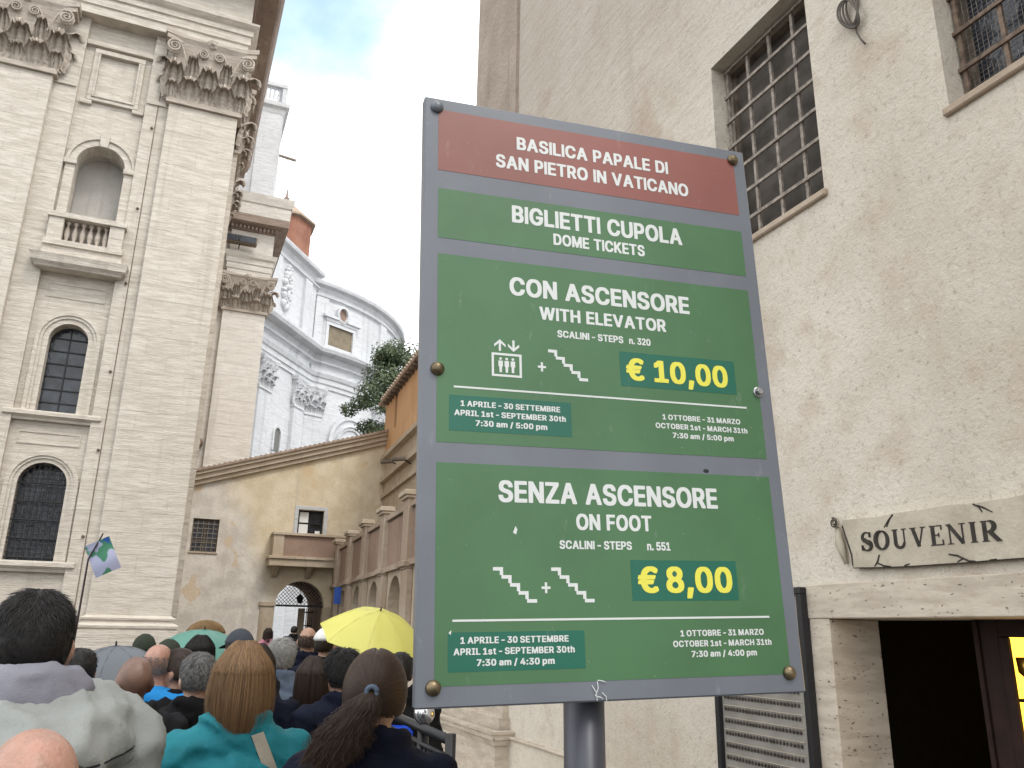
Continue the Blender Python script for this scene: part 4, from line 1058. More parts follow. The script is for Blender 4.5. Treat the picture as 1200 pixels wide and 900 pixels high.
# ------------------------------------------------------------------ ticket sign
sg = thing('ticket_sign', 'grey bordered dome ticket price board with red and green panels on a dark post', 'sign', (.75, 1.4, 0))
SW, SH = .7657, 1.2
eu = Vector((.99509327, -.09378171, .03153381)); ev = Vector((.03126664, -.01951536, -.99932054))
ev = (ev-eu*ev.dot(eu)).normalized(); en = eu.cross(ev).normalized()
if en.y > 0: en = -en
FSg = Frame((.37976177, 1.42001252, CZ+1.07098097), eu, ev, en)      # v runs downwards
def sign_paint(name, col, var=.1, rough=.42):
    m = Mat(name); n = m.noise(3, 4, .6, coord='W'); sp = m.noise(140, 2, .5); sc = m.noise(30, 5, .7, (1, 1, .4))
    c = m.mix(m.ramp(n, .3, .7), tuple(x*(1-var) for x in col), tuple(x*(1+var) for x in col))
    c = m.mix(m.math('MULTIPLY', m.ramp(sp, .73, .77), .16), c, (.45, .48, .46))
    c = m.mix(m.math('MULTIPLY', m.ramp(sc, .62, .74), .2), c, (.35, .36, .36))
    return m.done(c, m.math('ADD', m.math('MULTIPLY', sc, .2), rough-.18), m.bump(n, .0008), .42)
grey = sign_paint('grey_lilac_metal', (.130, .142, .165)); red = sign_paint('faded_red_vinyl', (.215, .072, .058)); green = sign_paint('green_vinyl', (.054, .138, .058))
teal = sign_paint('teal_sticker_vinyl', (.006, .105, .066), .06); wht = sign_paint('white_vinyl', (.58, .60, .59), .03); yel = sign_paint('yellow_vinyl', (.66, .62, .075), .05)
def P_(F, u0, u1, v0, v1, d0, d1, name, mat, par, bevel=0.):
    q = MB(); q.box(F, u0, u1, v0, v1, d0, d1); return q.build(name, mat, par, bevel=bevel)
P_(FSg, 0, SW, 0, SH, -.028, 0, 'board', grey, sg, .003)
hp = P_(FSg, .0295, .735, .028, .172, 0, .0006, 'red_panel', red, sg)
g1 = P_(FSg, .0305, .735, .214, .325, 0, .0006, 'green_panel', green, sg)
g2 = P_(FSg, .0312, .735, .360, .742, 0, .0006, 'green_panel', green, sg)
g3 = P_(FSg, .0320, .735, .780, 1.165, 0, .0006, 'green_panel', green, sg)
b1 = P_(FSg, .411, .679, .532, .606, .0006, .0010, 'price_sticker', teal, sg); b2 = P_(FSg, .408, .636, .952, 1.027, .0006, .0010, 'price_sticker', teal, sg)
k1 = P_(FSg, .055, .300, .650, .719, .0006, .0010, 'hours_sticker', teal, sg); k2 = P_(FSg, .055, .308, 1.078, 1.143, .0006, .0010, 'hours_sticker', teal, sg)
GL = json.loads(r'''{"A":[938,"63,0,190,0,250,9,335,257,598,257,688,9,748,0,870,0,920,4,933,13,938,54,924,109,870,239,861,279,851,290,793,466,739,598,630,909,594,991,534,1000,399,1000,350,996,332,982,0,72,0,13,14,4;404,438,399,444,467,629,534,438"],"B":[782,"67,0,462,0,571,13,616,27,697,72,755,143,783,248,783,330,774,380,737,462,688,511,665,520,665,529,688,542,692,556,710,569,734,611,746,674,746,761,737,810,707,882,661,933,652,933,629,955,556,987,462,1000,67,1000,18,996,4,987,0,40,9,9;257,185,254,417,426,417,475,393,520,342,534,312,534,272,520,239,484,203,435,185;257,598,254,819,402,819,444,804,475,779,498,737,498,688,475,647,453,623,393,598"],"C":[918,"447,-14,625,0,683,18,774,67,833,121,833,130,870,172,897,226,918,315,915,357,900,366,683,366,670,357,661,315,643,279,598,226,525,185,466,176,384,208,348,245,339,245,339,254,299,299,275,342,254,417,248,466,248,534,263,620,293,697,326,734,326,743,357,774,417,810,457,822,502,822,571,797,629,743,656,697,670,641,683,634,851,629,900,634,915,641,918,683,906,746,879,815,870,819,842,870,752,951,665,991,583,1009,426,1014,344,1004,257,978,181,933,112,870,112,859,94,846,72,801,63,797,31,725,4,598,0,444,18,324,40,254,100,149,176,72,263,22,357,-5"],"D":[864,"67,0,408,0,562,22,611,40,697,91,746,136,746,143,770,163,770,172,797,203,833,284,861,420,864,525,846,670,819,755,770,841,719,897,710,897,697,915,688,915,656,942,574,978,438,1000,67,1000,18,996,4,987,0,40,9,9;257,185,254,819,402,815,447,801,511,764,547,728,592,647,611,580,616,525,607,402,574,315,565,312,547,275,493,226,438,199,384,185"],"E":[706,"67,0,638,0,688,4,701,13,707,143,701,172,688,181,254,185,254,411,652,417,665,426,670,453,670,556,665,583,652,592,254,598,254,819,683,822,697,833,701,859,701,960,692,991,634,1000,67,1000,18,996,4,987,0,40,9,9"],"F":[697,"67,0,185,0,236,4,248,13,254,399,583,399,634,402,647,411,652,542,647,569,634,580,254,583,254,819,679,822,692,833,697,859,697,960,688,991,629,1000,67,1000,18,996,4,987,0,40,9,9"],"G":[927,"447,-14,511,-14,647,4,761,54,770,67,797,82,855,143,900,226,928,351,928,502,924,529,909,538,507,542,457,538,444,529,444,375,457,366,507,362,674,362,665,321,616,239,553,194,471,176,411,194,366,221,299,299,266,366,254,417,254,583,293,697,303,701,321,737,380,792,457,822,498,822,556,801,620,746,656,688,670,641,683,634,855,629,906,634,918,641,924,674,897,779,837,873,792,918,783,918,734,960,647,996,580,1009,420,1014,344,1004,266,982,172,928,103,859,103,851,67,804,27,710,4,601,0,444,13,348,31,275,85,167,158,85,167,85,217,45,299,9"],"H":[855,"67,0,185,0,236,4,248,13,254,420,601,420,607,13,620,4,670,0,788,0,837,4,851,13,855,960,846,991,788,1000,670,1000,620,996,607,987,601,605,254,605,248,987,236,996,185,1000,67,1000,18,996,4,987,0,40,9,9"],"I":[565,"67,0,498,0,547,4,562,13,562,172,547,181,411,185,411,819,498,819,547,822,562,833,565,960,562,987,547,996,67,1000,18,996,4,987,4,833,18,822,67,819,158,819,158,185,18,181,4,172,0,143,4,13,18,4"],"K":[836,"67,0,185,0,236,4,248,13,254,324,308,380,571,9,629,0,770,0,819,4,833,13,837,45,828,82,815,91,774,158,761,167,752,190,737,199,728,221,716,230,707,254,692,261,683,284,670,293,661,315,647,324,638,348,625,357,616,380,601,388,592,411,580,420,571,444,556,453,547,475,534,484,525,507,484,556,507,580,507,587,571,647,571,656,634,716,634,725,697,783,697,792,761,851,761,859,819,915,833,955,824,991,764,1000,611,1000,553,991,547,978,493,928,493,918,438,870,438,859,384,810,384,801,330,752,330,743,275,692,275,683,257,665,248,987,236,996,185,1000,67,1000,18,996,4,987,0,40,9,9"],"L":[679,"67,0,611,0,661,4,674,13,679,143,674,172,661,181,254,185,254,960,248,987,236,996,67,1000,18,996,4,987,0,40,9,9"],"M":[1054,"67,0,181,0,230,4,245,13,248,420,417,9,475,0,580,0,629,4,643,13,801,426,810,13,824,4,873,0,987,0,1036,4,1051,13,1054,960,1045,991,987,1000,819,1000,770,996,755,987,529,399,299,987,284,996,236,1000,67,1000,18,996,4,987,0,40,9,9"],"N":[864,"67,0,185,0,236,4,248,13,254,547,263,542,266,525,293,493,299,475,326,444,330,426,357,393,362,375,389,342,393,324,420,293,426,275,453,245,457,226,484,194,489,176,516,143,520,127,547,94,553,76,562,72,598,9,656,0,797,0,846,4,861,13,864,960,855,991,797,1000,679,1000,629,996,616,987,611,453,266,991,208,1000,67,1000,18,996,4,987,0,40,9,9"],"O":[951,"447,-14,556,-9,643,4,737,45,743,54,774,67,788,85,797,85,855,149,906,230,933,308,951,399,951,601,933,697,888,804,846,855,846,864,770,937,688,982,583,1009,426,1014,344,1004,248,973,181,933,118,873,118,864,100,851,67,792,58,786,31,725,4,598,0,444,13,348,45,245,91,163,172,76,263,22,357,-5;471,176,384,208,317,272,317,279,299,299,266,366,254,417,248,534,254,583,272,647,326,743,357,774,417,810,457,822,498,822,574,792,638,734,638,725,656,707,683,652,701,587,707,447,697,393,674,330,629,257,571,208,507,181"],"P":[764,"67,0,185,0,236,4,248,13,254,333,417,333,553,351,647,399,697,444,697,453,719,475,752,547,764,616,764,725,755,779,734,841,725,846,710,877,670,924,661,924,625,955,547,987,453,1000,67,1000,18,996,4,987,0,40,9,9;257,520,254,819,393,819,438,804,444,797,466,786,493,755,516,697,511,623,480,565,447,538,399,520"],"R":[797,"67,0,185,0,236,4,248,13,254,357,353,357,371,312,380,308,402,254,411,248,435,194,444,190,471,127,480,121,502,67,511,63,538,9,598,0,734,0,783,4,797,13,797,72,616,399,670,429,719,484,755,565,770,652,764,743,746,819,707,891,638,951,553,987,457,1000,67,1000,18,996,4,987,0,40,9,9;257,542,254,819,399,819,444,804,447,797,471,786,498,755,516,710,516,647,484,583,447,556,402,542"],"S":[806,"393,-18,574,0,679,45,701,67,710,67,770,136,797,203,806,254,806,330,797,380,774,435,728,489,719,489,707,507,674,520,670,529,601,562,362,629,308,659,275,701,281,752,321,801,366,822,429,828,484,804,516,779,538,737,543,701,562,688,725,683,774,688,788,697,792,752,783,801,746,882,661,960,607,987,516,1009,308,1009,254,1000,190,978,121,937,82,897,45,837,27,764,22,710,36,620,54,580,94,529,103,529,118,511,127,511,158,484,239,447,417,402,489,375,520,348,529,348,556,308,556,275,520,217,511,217,489,194,429,172,380,172,312,199,275,236,257,272,254,315,239,324,67,330,18,324,4,315,0,266,27,158,54,112,109,58,217,4,281,-9"],"T":[833,"359,0,476,0,525,4,540,13,543,819,766,819,824,828,833,859,833,960,830,987,815,996,69,1000,18,996,5,987,0,859,9,828,69,819,290,819,290,40,299,9"],"U":[855,"366,-14,538,-9,643,18,728,67,788,127,828,199,855,321,855,960,851,987,837,996,670,1000,620,996,607,987,601,330,565,248,502,194,453,176,402,176,362,190,326,212,281,261,254,324,248,987,236,996,185,1000,67,1000,18,996,4,987,0,312,22,208,54,143,85,112,85,103,158,45,266,0"],"V":[942,"408,0,543,0,592,4,607,13,728,362,737,370,746,411,755,420,764,462,774,471,783,511,792,520,801,562,810,569,819,611,828,620,837,659,846,670,855,710,864,719,873,761,882,768,891,810,900,819,909,859,918,870,928,909,937,918,942,960,933,991,873,1000,752,1000,701,996,688,987,475,370,399,592,389,601,375,656,366,665,353,719,344,728,326,797,317,804,303,859,293,870,281,924,272,933,257,987,245,996,194,1000,67,1000,18,996,4,987,0,955,9,915,31,870,40,828,63,783,72,743,94,697,103,656,127,611,136,569,158,525,167,484,190,438,199,399,221,351,339,18,357,4"],"W":[1317,"317,0,457,0,507,4,520,13,656,529,674,484,797,13,810,4,861,0,1000,0,1060,9,1150,324,1154,362,1163,375,1168,411,1187,457,1190,493,1199,507,1205,542,1214,556,1217,592,1226,605,1232,641,1241,656,1245,692,1254,707,1259,743,1268,755,1272,792,1290,837,1295,873,1304,888,1317,951,1313,987,1299,996,1250,1000,1132,1000,1082,996,1063,982,928,457,788,991,728,1000,592,1000,543,996,525,982,389,462,335,652,254,987,239,996,190,1000,67,1000,9,991,0,960,4,928,103,580,109,542,118,529,121,493,130,480,136,444,145,429,149,393,158,380,163,342,172,330,176,293,185,279,190,245,199,230,248,27,266,4"],"Y":[923,"404,0,522,0,571,4,585,13,589,402,639,475,643,493,661,511,667,529,685,547,688,565,707,583,712,601,730,620,734,638,752,656,793,734,812,752,815,768,833,786,839,804,857,822,861,841,879,859,884,877,902,897,906,915,915,918,924,955,915,991,857,1000,721,1000,661,991,467,670,453,674,449,692,431,710,426,728,395,768,389,786,359,828,353,846,344,851,341,870,322,888,263,991,205,1000,69,1000,18,996,5,987,0,951,9,915,27,897,33,877,51,859,54,841,72,822,78,804,96,786,100,768,118,752,123,734,141,716,159,674,178,656,181,638,199,620,205,601,223,583,226,565,245,547,250,529,268,511,272,493,281,489,335,399,341,13,353,4"],"Z":[788,"72,0,719,0,770,4,783,13,788,143,783,172,770,181,321,185,774,841,783,877,783,960,774,991,716,1000,67,1000,18,996,4,987,0,859,4,833,18,822,462,819,462,810,447,801,420,752,408,743,362,665,348,656,303,580,290,569,245,493,230,484,185,406,172,399,127,321,112,312,67,236,54,226,54,217,9,158,9,13,22,4"],"0":[778,"368,-14,467,-9,540,4,607,34,634,63,643,63,688,112,734,194,766,299,779,384,779,616,752,755,721,837,712,841,679,900,616,960,558,991,489,1009,295,1009,226,991,145,942,96,888,51,804,18,701,5,616,0,429,9,351,33,245,78,139,114,100,114,91,178,34,245,4;395,172,344,194,299,248,268,321,250,411,250,587,263,665,286,728,313,774,353,815,380,828,404,828,431,815,489,746,522,665,534,587,534,411,507,293,467,221,440,194"],"1":[702,"63,0,634,0,685,4,697,13,703,139,694,172,634,181,495,181,495,960,489,987,476,996,226,996,18,841,14,692,24,659,82,652,141,656,241,728,241,181,63,181,14,176,0,167,0,13,14,4"],"2":[719,"63,0,652,0,701,4,716,13,719,143,716,172,701,181,348,185,520,362,520,370,611,466,611,475,625,484,625,493,661,538,697,629,707,746,688,833,656,891,620,933,525,991,480,1004,402,1014,308,1014,212,1000,130,964,109,942,100,942,58,900,22,837,0,746,4,670,18,659,176,656,236,665,248,737,275,786,308,815,348,833,384,822,417,797,426,797,426,786,447,764,462,725,453,665,402,583,284,462,284,453,212,384,212,375,139,308,139,299,72,236,72,226,0,158,0,13,13,4"],"3":[769,"353,-14,504,-5,585,18,658,58,716,118,752,185,770,279,770,324,757,402,725,475,667,538,658,538,625,565,558,592,513,598,531,629,567,659,567,670,598,697,598,707,730,846,734,960,730,987,716,996,114,1000,63,996,51,987,45,859,51,833,63,822,395,819,208,611,208,462,223,453,272,447,380,447,426,435,476,402,516,330,516,275,498,236,449,190,399,172,371,172,313,194,281,221,259,261,250,308,236,315,18,315,5,308,0,279,24,163,45,121,91,72,100,72,136,40,223,4"],"4":[811,"507,0,616,0,667,4,679,13,685,190,793,194,806,203,812,333,806,362,793,370,685,375,685,616,676,647,616,656,458,652,621,928,621,987,607,996,558,1000,389,996,377,987,313,870,263,797,254,768,245,764,241,746,190,674,181,647,132,574,123,547,72,475,63,447,14,375,0,330,0,230,5,203,18,194,440,190,444,13,458,4;299,375,295,380,308,406,317,411,322,429,332,435,353,484,362,489,368,507,377,511,380,529,389,534,395,551,404,556,413,583,444,629,440,375"],"5":[733,"335,-14,440,-9,525,9,616,58,667,109,712,185,725,230,734,279,734,393,721,462,685,542,658,569,658,580,594,634,531,665,476,679,281,679,295,819,676,822,688,833,694,859,694,960,688,987,676,996,132,1000,82,996,69,987,14,516,18,471,54,457,196,444,245,447,281,480,332,498,353,502,386,493,422,471,471,406,486,366,486,299,467,254,422,199,380,176,353,172,313,190,272,226,254,257,245,303,232,312,18,312,5,303,0,275,9,199,51,112,87,72,96,72,136,34,208,4"],"6":[724,"335,-14,476,-5,525,9,580,34,585,45,607,54,676,127,716,226,725,279,725,370,707,462,676,525,616,587,562,620,489,641,404,647,525,833,540,841,567,891,598,928,598,987,585,996,408,1000,350,991,91,616,33,502,9,426,0,370,0,290,24,185,60,118,114,58,190,13,250,-5;359,172,304,199,268,245,250,290,250,366,268,406,299,447,344,475,368,480,408,462,449,420,476,366,480,312,471,272,440,217,404,185,377,172"],"7":[728,"130,0,303,4,321,18,725,819,728,960,719,991,661,1000,67,1000,18,996,4,987,0,859,4,833,18,822,444,819,221,366,212,362,67,72,67,13,82,4"],"8":[769,"353,-14,507,-5,576,13,634,40,676,76,685,76,721,118,752,176,766,236,770,299,752,399,712,471,670,511,649,520,649,529,685,562,685,569,703,587,725,647,734,761,716,841,676,909,630,951,567,987,486,1009,286,1009,241,1000,163,969,118,928,109,928,63,870,45,822,33,746,36,679,51,620,72,574,118,529,118,520,109,520,63,480,63,471,27,426,14,388,0,321,0,254,24,158,54,109,127,45,205,9;368,172,322,185,277,221,254,261,250,303,263,342,299,388,344,417,395,426,435,411,489,366,516,312,516,272,495,226,467,199,408,172;380,605,335,623,304,656,281,707,281,734,299,779,317,801,362,828,389,833,426,819,462,786,486,743,486,701,449,638,440,638,417,616"],"9":[724,"190,0,368,4,386,18,386,27,399,34,453,127,467,136,531,239,543,248,543,257,625,370,688,489,712,551,725,629,725,716,703,819,676,873,625,933,616,933,576,969,504,1000,408,1014,317,1014,241,1004,196,991,123,951,78,909,78,900,42,859,14,792,0,719,0,634,18,542,60,466,114,411,181,375,254,357,322,351,127,72,127,13,141,4;359,525,308,547,272,587,250,641,250,710,281,779,326,819,368,833,413,810,449,774,476,716,480,665,467,611,449,580,413,542,377,525"],"a":[682,"248,-14,408,-9,444,0,453,9,511,0,620,0,670,4,683,13,683,580,665,641,643,679,601,719,543,752,475,768,393,779,284,774,208,761,127,725,103,701,94,701,63,670,27,611,18,569,22,538,130,502,245,502,263,516,266,534,299,569,353,598,375,598,408,583,438,542,444,502,429,493,239,471,121,438,67,406,36,375,13,333,0,272,0,203,9,149,31,94,94,31,163,0;321,163,275,181,248,212,248,248,257,254,257,261,284,284,321,299,444,315,444,272,417,217,375,181"],"p":[742,"69,-259,178,-259,226,-254,241,-245,245,4,341,-14,435,-14,525,0,625,54,667,94,667,103,694,136,725,208,743,293,743,471,725,556,697,620,688,623,676,656,652,674,652,683,598,728,516,764,417,779,308,774,259,764,250,755,178,768,69,768,18,764,5,755,0,-217,9,-250;368,167,326,185,290,221,259,279,245,339,245,429,259,484,286,538,326,580,377,598,417,580,458,538,480,498,498,435,498,330,476,257,453,221,404,176"],"m":[1050,"69,0,178,0,226,4,241,13,245,480,268,547,322,592,362,583,386,562,404,525,408,13,422,4,471,0,580,0,639,9,649,40,649,511,670,556,697,583,730,598,775,574,803,529,806,13,821,4,870,0,984,0,1042,9,1051,40,1051,529,1038,616,1005,683,975,719,906,761,812,779,667,774,607,755,562,725,495,764,413,779,277,774,245,761,178,768,69,768,9,761,0,728,0,40,9,9"],"n":[684,"69,0,178,0,226,4,241,13,250,493,277,547,304,574,341,592,362,592,389,580,426,538,440,502,444,13,458,4,507,0,621,0,670,4,685,13,685,547,676,598,652,656,589,728,513,764,413,779,308,774,250,755,178,768,69,768,18,764,5,755,0,40,9,9"],"s":[670,"277,-14,440,-9,534,18,589,49,630,91,661,149,670,199,667,299,649,348,598,402,553,429,489,453,326,489,290,507,268,538,286,574,341,601,386,583,417,542,422,520,440,507,553,507,630,525,652,538,652,605,607,688,562,728,480,764,377,779,313,779,226,768,178,755,100,716,51,659,27,605,27,466,51,411,78,380,159,330,377,275,395,266,422,236,422,221,399,190,359,167,326,163,290,176,263,199,245,230,241,257,226,266,100,266,5,239,0,199,18,130,45,85,82,49,181,0"],"t":[507,"344,-9,471,0,502,13,507,67,489,158,471,172,371,172,353,194,353,592,475,598,489,605,489,755,475,764,353,768,353,891,348,918,335,928,121,928,109,918,103,891,103,768,18,764,4,755,0,728,4,605,18,598,103,592,103,190,112,130,145,63,194,22,257,0"],"h":[688,"69,0,178,0,226,4,241,13,250,493,277,547,304,574,341,592,362,592,389,580,426,538,440,502,444,13,458,4,507,0,670,4,685,13,688,40,688,511,661,638,639,679,589,728,513,764,359,779,281,768,245,755,245,960,241,987,226,996,18,996,5,987,0,960,0,40,9,9"],".":[304,"136,-9,232,0,259,13,295,58,304,103,295,172,259,217,232,230,163,239,91,236,45,217,9,176,0,94,14,45,33,22,69,0"],",":[313,"69,-217,154,-217,205,-214,217,-205,308,121,313,167,304,199,245,208,123,208,72,203,60,194,0,-178,9,-208"],":":[304,"136,-9,232,0,259,13,295,58,304,103,295,172,259,217,232,230,163,239,91,236,45,217,9,176,0,94,14,45,33,22,69,0;141,489,232,498,259,511,295,556,304,601,295,670,259,716,232,728,163,737,87,734,33,707,9,674,0,592,14,542,45,511,72,498"],"/":[525,"63,-141,168,-141,217,-136,232,-127,389,480,413,542,422,598,444,659,453,716,476,779,486,833,507,897,516,951,525,964,525,1033,513,1040,359,1045,308,1040,295,1033,290,996,281,982,259,877,250,864,226,761,217,746,196,641,187,629,145,457,136,444,114,339,105,324,82,221,0,-63,0,-127,14,-136"],"-":[538,"67,339,520,342,534,351,538,380,534,511,520,520,471,525,18,520,4,511,0,484,4,351,18,342"],"€":[869,"529,-14,638,-9,734,9,837,63,864,91,870,118,851,181,824,236,806,248,701,248,611,190,553,176,502,194,466,226,457,226,426,261,393,321,580,324,638,333,683,426,683,484,670,493,620,498,362,498,362,507,707,511,725,525,728,547,761,601,764,629,761,665,746,674,393,679,435,752,498,804,547,822,574,822,643,797,707,746,810,746,824,755,864,841,864,909,837,937,746,987,661,1009,507,1014,429,1004,371,987,290,942,226,882,226,873,190,833,154,761,130,679,49,674,36,665,0,551,4,520,18,511,112,507,112,498,100,493,49,493,36,484,4,399,4,339,18,330,130,324,149,254,185,176,194,172,212,136,239,112,239,103,299,54,402,4"],"+":[733,"312,63,417,63,466,67,480,76,484,312,665,312,716,315,728,324,734,447,725,480,665,489,484,489,484,697,480,725,466,734,312,737,263,734,248,725,245,489,67,489,18,484,4,475,0,351,9,321,67,312,245,312,248,76,263,67"]}''')
GL['|'] = [235, '0,0,235,0,235,1000,0,1000']
def letters(s, u0, u1, base, cap, par, mat, d=.0006, gap=75, space=500, arial=True):
    c = D.curves.new('t', 'CURVE'); c.dimensions = '2D'; c.fill_mode = 'BOTH'
    if arial: s = s.replace('I', '|')
    tot = 0
    for i, ch in enumerate(s): tot += space if ch == ' ' else GL[ch][0]+(gap if i < len(s)-1 and s[i+1] != ' ' else 0)
    sx = (u1-u0)/tot; sy = cap/1000; x = 0
    for i, ch in enumerate(s):
        if ch == ' ': x += space; continue
        wd, e = GL[ch]
        for L in e.split(';'):
            v = list(map(int, L.split(','))); n = len(v)//2; sp = c.splines.new('POLY'); sp.points.add(n-1); sp.use_cyclic_u = True
            for k in range(n): sp.points[k].co = ((x+v[2*k])*sx, v[2*k+1]*sy, 0, 1)
        x += wd+(gap if i < len(s)-1 and s[i+1] != ' ' else 0)
    o = D.objects.new('t', c); COL.objects.link(o)
    dg = bpy.context.evaluated_depsgraph_get(); me = D.meshes.new_from_object(o.evaluated_get(dg)); D.objects.remove(o); D.curves.remove(c)
    for vv in me.vertices: vv.co = FSg.p(u0+vv.co.x, base-vv.co.y, d+.0005)
    me.name = 'lettering'; me.materials.clear(); me.materials.append(mat)
    ob = D.objects.new('lettering', me); COL.objects.link(ob); attach(ob, par); return ob
letters('BASILICA PAPALE DI', .200, .560, .0945, .0312, hp, wht); letters('SAN PIETRO IN VATICANO', .153, .607, .1445, .0313, hp, wht)
letters('BIGLIETTI CUPOLA', .186, .580, .2695, .0395, g1, wht); letters('DOME TICKETS', .276, .486, .309, .0262, g1, wht)
letters('CON ASCENSORE', .178, .583, .433, .0395, g2, wht); letters('WITH ELEVATOR', .240, .523, .4795, .0278, g2, wht)
letters('SCALINI - STEPS', .277, .422, .514, .0150, g2, wht, space=420); letters('n. 320', .435, .484, .514, .0150, g2, wht, space=420)
letters('SENZA ASCENSORE', .149, .608, .8495, .0405, g3, wht); letters('ON FOOT', .301, .458, .8975, .0303, g3, wht)
letters('SCALINI - STEPS', .266, .413, .933, .0155, g3, wht, space=420); letters('n. 551', .445, .495, .9335, .0160, g3, wht, space=420)
letters('€ 10,00', .424, .660, .5925, .0475, b1, yel, .0010, 90, 480, False); letters('€ 8,00', .421, .624, 1.0125, .0485, b2, yel, .0010, 90, 330, False)
for (par, y0, lines, off, d) in ((k1, .671, ('1 APRILE - 30 SETTEMBRE', 'APRIL 1st - SEPTEMBER 30th', '7:30 am / 5:00 pm'), 0, .001), (k2, 1.097, ('1 APRILE - 30 SETTEMBRE', 'APRIL 1st - SEPTEMBER 30th', '7:30 am / 4:30 pm'), .001, .001)):
    for j, (s, a, b) in enumerate(zip(lines, (.077, .065, .106), (.277, .288, .249))): letters(s, a, b, y0+j*.0185, .0111, par, wht, d, 110, 420, False)
for (par, y0, lines, off) in ((g2, .671, ('1 OTTOBRE - 31 MARZO', 'OCTOBER 1st - MARCH 31th', '7:30 am / 5:00 pm'), 0), (g3, 1.092, ('1 OTTOBRE - 31 MARZO', 'OCTOBER 1st - MARCH 31th', '7:30 am / 4:00 pm'), .0035)):
    for j, (s, a, b) in enumerate(zip(lines, (.499, .482, .519), (.680, .695, .660))): letters(s, a+off, b+off, y0+j*.0187, .0111, par, wht, .0006, 110, 420, False)
def rule(par, u0, u1, v): q = MB(); q.box(FSg, u0, u1, v-.0018, v+.0018, .0006, .0011); q.build('rule', wht, par)
rule(g2, .064, .699, .6335); rule(g3, .063, .700, 1.0585)
def stair(par, u0, v0, u1, v1):
    n = 5; du = (u1-u0)/n*.96; dv = (v1-v0)/(n-1); q = MB(); t = .0031
    for k in range(n):
        ua = u0+k*(u1-u0)/n; va = v0+k*dv
        q.box(FSg, ua, ua+(u1-u0)/n+t, va-t, va+t, .0006, .0011)
        if k < n-1: q.box(FSg, ua+(u1-u0)/n-t, ua+(u1-u0)/n+t, va+t, va+dv-t, .0006, .0011)
    q.build('stairs_symbol', wht, par)
stair(g2, .256, .545, .336, .600); stair(g3, .137, .970, .216, 1.026); stair(g3, .248, .970, .328, 1.026)
def plus(par, u, v):
    q = MB(); q.box(FSg, u-.0085, u+.0085, v-.0022, v+.0022, .0006, .0011); q.box(FSg, u-.0022, u+.0022, v-.0095, v-.0023, .0006, .0011); q.box(FSg, u-.0022, u+.0022, v+.0023, v+.0095, .0006, .0011); q.build('plus_symbol', wht, par)
plus(g2, .242, .580); plus(g3, .237, 1.003)
q = MB(); frame_band(q, FSg, .1435, .1955, .563, .602, .0045, .0006, .0011)
for k in range(3):
    u = .157+k*.0125; F9 = FSg
    q.lathe([(.0028, .0006), (.0028, .0011)], FSg.p(u, .570, 0), 10, (FSg.U, FSg.V, FSg.N))
    q.plate(FSg, [(u-.0045, .574), (u+.0045, .574), (u+.0045, .586), (u+.0028, .586), (u+.0024, .598), (u-.0024, .598), (u-.0028, .586), (u-.0045, .586)], [], .0006, .0011)
for (u, v0, v1) in ((.156, .554, .530), (.184, .530, .554)):
    sgn = 1 if v1 > v0 else -1
    q.box(FSg, u-.0022, u+.0022, min(v0, v1-sgn*.004), max(v0, v1-sgn*.004), .0006, .00105)
    for s_ in (-1, 1): q.plate(FSg, [(u, v1), (u+s_*.0115, v1-sgn*.0105), (u+s_*.0115, v1-sgn*.0160), (u, v1-sgn*.006)], [], .0006, .0011+.0001*s_)
q.build('elevator_symbol', wht, g2)
brass = simple('tarnished_brass', (.16, .125, .075), .38, .8, .4, 60)
for i, (u, v) in enumerate(((.026, .024), (.733, .028), (.032, .601), (.731, .597), (.030, 1.167), (.731, 1.163))):
    q = MB()
    if i == 3:
        q.lathe([(.0115, 0), (.0115, .003), (.0095, .004)], FSg.p(u, v, 0), 18, (FSg.U, FSg.V, FSg.N)); q.lathe([(.0075, .004), (.0075, .011), (.006, .012)], FSg.p(u, v, 0), 6, (FSg.U, FSg.V, FSg.N)); q.build('bolt', simple('steel_nut', (.35, .35, .36), .35, .9, .2, 40), sg)
    else:
        q.lathe([(.0135, 0), (.0135, .003), (.012, .0065), (.0085, .0098), (.004, .0112), (.0005, .0115)], FSg.p(u, v, 0), 18, (FSg.U, FSg.V, FSg.N)); q.build('rivet', brass if i else grey, sg, smooth=True)
q = MB(); q.lathe([(.007, 0), (.006, .0008), (.003, .001)], FSg.p(.589, .773, 0), 9, (FSg.U, FSg.V*.6, FSg.N)); q.build('screw_hole', M['black'], sg)
q = MB()
for (a, b) in (((.318, 1.172), (.327, 1.198)), ((.329, 1.165), (.324, 1.19)), ((.33, 1.164), (.345, 1.168)), ((.337, 1.185), (.345, 1.199)), ((.324, 1.19), (.338, 1.196))): q.tube([FSg.p(*a, .001), FSg.p((a[0]+b[0])/2+.003, (a[1]+b[1])/2, .003), FSg.p(*b, .001)], .0009, 4)
q.build('torn_tape', wht, sg)
q = MB(); q.plate(FSg, [(.176, .905), (.181, .893), (.1845, .899), (.182, .908)], [], .0006, .001); q.plate(FSg, [(.056, 1.079), (.061, 1.074), (.06, 1.082)], [], .0010, .0014); q.build('paint_fleck', wht, sg)
pm = simple('dark_grey_post_paint', (.055, .057, .068), .38, .3, .15, 9)
pc = FSg.p(.333, 1.0, -.066); q = MB(); q.tube([(pc.x+.02, pc.y, -.02), tuple(pc+Vector((0, 0, .15)))], .038, 28); q.build('post', pm, sg, smooth=True)
for v in (.25, .95):
    q = MB(); q.box(FSg, .20, .46, v, v+.05, -.03, -.0275); q.build('bracket', pm, sg)
